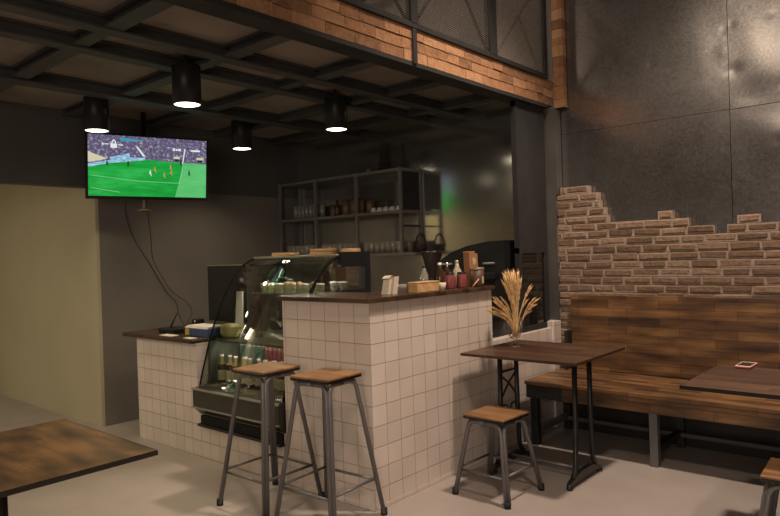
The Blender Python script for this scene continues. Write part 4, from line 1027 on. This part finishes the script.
st.location = (-2.476, 2.318, 0); st.rotation_euler.z = math.radians(4); tag(st, 'tall bar stool right in front of the tiled bar corner', None, 'tall bar stools')
s2 = copy_tree(st); s2.location = (-2.92, 2.285, 0); s2.rotation_euler.z = math.radians(1); s2['label'] = 'tall bar stool in front of the display case, left of the pair'
ls = make_stool(0.45, 0.27, 0.355, 'low_stool')
ls.location = (-1.985, 3.155, 0); ls.rotation_euler.z = math.radians(-2); tag(ls, 'low wooden stool tucked at the table with the wheat vase', None, 'low stools')
l2 = copy_tree(ls); l2.location = (-0.475, 3.0, 0); l2.rotation_euler.z = math.radians(3); l2['label'] = 'low wooden stool cut off at the bottom right corner'

# ------------------------------------------------------------------ vase with wheat, phone
vx, vy, vz = -2.147, 3.66, 0.747
t = thing('goblet_vase', 'clear glass goblet holding dried wheat on the cafe table', 'vase', (vx, vy, vz))
b = MB(); b.lathe([(0, 0.0), (0.036, 0.0), (0.035, 0.004), (0.008, 0.012), (0.006, 0.034), (0.010, 0.042), (0.032, 0.056), (0.046, 0.09), (0.052, 0.135), (0.052, 0.182)], (vx, vy, vz), 24, caps=False)
b.build('goblet', M['goblet'], t)
wh = thing('dried_wheat', 'bunch of golden dried wheat standing in the glass goblet', 'dried plant', (vx, vy, vz+0.055))
rw = random.Random(5); CR = Vector((0.755, 0.656, 0)); CF = Vector((-0.656, 0.755, 0))  # sideways / depth directions of the bunch
def stalk(base, tip, bend, ear, rr=0.0032, er=0.0065):
    base = Vector(base); tip = Vector(tip); n = 9
    mid = (base+tip)/2 + Vector(bend)
    pts = [((1-u)**2)*base + 2*u*(1-u)*mid + u*u*tip for u in [k/n for k in range(n+1)]]
    b = MB(); b.tube(pts, rr, 5); b.build('stem', M['wheat2'], wh)
    k0 = int(n*(1-ear)); e = pts[k0:]
    b = MB(); m = len(e)
    for i in range(m-1):
        d = (e[i+1]-e[i]); L = d.length; d.normalize()
        for q in range(3):
            s = i*3+q; c = e[i]+d*L*(q/3)
            fr = (i+q/3)/(m-1); wd = er*(math.sin(PI*min(1, 0.18+0.82*fr))**0.6)
            a = s*2.4
            perp = d.cross(Vector((math.cos(a), math.sin(a), 0.3))).normalized()
            b.tube([c, c+d*0.012+perp*wd, c+d*0.032+perp*wd*0.75], 0.0036, 4, r_end=0.0008)
    b.build('ear', M['wheat'], wh)
base0 = Vector((vx, vy, vz+0.056))
for k in range(40):      # upright fan
    s = rw.uniform(-1, 1); dpt = rw.uniform(-1, 1)
    tip = Vector((vx, vy, vz)) + CR*(-0.004+0.062*s) + CF*(0.045*dpt) + Vector((0, 0, 0.50-0.045*abs(s)+rw.uniform(-0.06, 0.012)))
    bs = base0 + CR*rw.uniform(-0.012, 0.018) + CF*rw.uniform(-0.014, 0.014) + Vector((0, 0, rw.uniform(0, 0.02)))
    stalk(bs, tip, CR*(-0.035*s+0.018) + CF*(-0.02*dpt), 0.5)
for k in range(16):      # side bunch, left
    tip = Vector((vx, vy, vz)) + CR*rw.uniform(-0.16, -0.07) + CF*rw.uniform(-0.05, 0.05) + Vector((0, 0, rw.uniform(0.20, 0.31)))
    stalk(base0+CR*rw.uniform(-0.01, 0.02)+Vector((0, 0, 0.02)), tip, CR*0.015+Vector((0, 0, 0.05)), 0.42, 0.002, 0.006)
for k in range(7):       # side bunch, right
    tip = Vector((vx, vy, vz)) + CR*rw.uniform(0.09, 0.15) + CF*rw.uniform(-0.05, 0.05) + Vector((0, 0, rw.uniform(0.20, 0.40)))
    stalk(base0+CR*rw.uniform(0.0, 0.03)+Vector((0, 0, 0.02)), tip, CR*(-0.02)+Vector((0, 0, 0.05)), 0.3, 0.002, 0.006)
t = thing('phone', 'red and white mobile phone lying on the table by the bench', 'phone', (-0.82, 3.65, 0.747), 0)
t.location = (-0.805, 3.60, 0.7468); t.rotation_euler.z = math.radians(-1)
b = MB(); b.box(-0.036, 0.036, -0.072, 0.072, 0.0, 0.009, 0.003); b.build('case', M['phone_case'], t, False)
b = MB(); b.box(-0.034, 0.034, -0.070, 0.070, 0.009, 0.0105); b.build('bezel', M['phone_white'], t, False)
b = MB(); b.box(-0.030, 0.030, -0.054, 0.054, 0.0105, 0.0112); b.build('screen', M['dark_glass'], t, False)

# ------------------------------------------------------------------ light
def spot(loc, to, power, col, size=0.15, ang=120, blend=0.6):
    d = bpy.data.lights.new('spot', 'SPOT'); d.energy = power; d.color = col; d.shadow_soft_size = size; d.spot_size = math.radians(ang); d.spot_blend = blend
    o = bpy.data.objects.new('spot_light', d); COL.objects.link(o); o.location = loc
    o.rotation_euler = (Vector(to)-Vector(loc)).to_track_quat('-Z', 'Y').to_euler(); return o
def area(loc, to, power, col, sx, sy):
    d = bpy.data.lights.new('area', 'AREA'); d.energy = power; d.color = col; d.shape = 'RECTANGLE'; d.size = sx; d.size_y = sy
    o = bpy.data.objects.new('area_light', d); COL.objects.link(o); o.location = loc
    o.rotation_euler = (Vector(to)-Vector(loc)).to_track_quat('-Z', 'Y').to_euler(); return o
WARM = (1.0, 0.79, 0.64)
for x, y, _ in lampspec: spot((x, y, 2.29), (x, y, 0), 28, (1.0, 0.80, 0.54), 0.07, 135, 0.7)
for x, y in ((-3.49, 0.95), (-4.60, 0.93), (-3.49, -0.3), (-4.6, -0.3), (-3.49, -1.6), (-4.6, -1.6)): spot((x, y, 2.29), (x, y, 0), 9, (1.0, 0.80, 0.54), 0.07, 140, 0.5)
spot((-1.0, 3.45, 4.3), (-1.2, 3.45, 0), 530, WARM, 0.13, 92, 0.6)
spot((-0.4, 1.2, 4.3), (-0.7, 1.4, 0), 260, WARM, 0.12, 85, 0.8)
spot((-1.72, 0.1, 3.98), (-0.5, 4.7, 2.8), 45, (1.0, 0.80, 0.62), 0.45, 60, 0.8)
spot((-0.5, 1.8, 4.35), (-2.35, 3.4, 2.75), 100, (1.0, 0.80, 0.62), 0.12, 62, 0.8)  # extra spot added to brighten the brick band and railing
area((0.7, -3.3, 1.9), (-3.5, 3.0, 1.7), 90, (1.0, 0.83, 0.70), 2.4, 2.0)  # added soft fill behind the camera
area((-6.7, -0.4, 2.58), (-6.8, -0.4, 0), 62, (1.0, 0.84, 0.60), 1.0, 3.0)  # added overhead area to brighten the recess walls
area((-3.53, 2.974, 1.303), (-3.53, 3.0, 0.5), 3.6, (1.0, 0.95, 0.78), 0.8, 0.02)  # light of the added upper bar in the case
area((-3.53, 2.685, 0.782), (-3.53, 2.86, 0.5), 1.6, (1.0, 0.95, 0.78), 0.8, 0.02)  # light of the added bar under the middle shelf
spot((-4.0, 2.2, 3.7), (-4.2, 4.7, 3.7), 45, WARM, 0.15, 150)
w = bpy.data.worlds.new('World'); SC.world = w; w.use_nodes = True
w.node_tree.nodes['Background'].inputs['Color'].default_value = (1.0, 0.86, 0.78, 1); w.node_tree.nodes['Background'].inputs['Strength'].default_value = 0.05

# ------------------------------------------------------------------ camera
cam = bpy.data.cameras.new('Camera'); co = bpy.data.objects.new('Camera', cam); COL.objects.link(co); SC.camera = co
yw, pt, rl = math.radians(40.979), math.radians(-0.337), math.radians(-1.812)
F = Vector((-math.sin(yw)*math.cos(pt), math.cos(yw)*math.cos(pt), math.sin(pt)))
Rr = Vector((math.cos(yw), math.sin(yw), 0)); U = Rr.cross(F)
R2 = Rr*math.cos(rl) + U*math.sin(rl); U2 = -Rr*math.sin(rl) + U*math.cos(rl)
mm = Matrix((R2, U2, -F)).transposed().to_4x4(); mm.translation = Vector((0, 0, 1.36))
co.matrix_world = mm
cam.sensor_width = 36; cam.lens = 653.88*36/780; cam.clip_start = 0.02
SC.view_settings.view_transform = 'Standard'; SC.view_settings.look = 'None'; SC.view_settings.exposure = 0; SC.view_settings.gamma = 1
SC.view_settings.use_curve_mapping = False
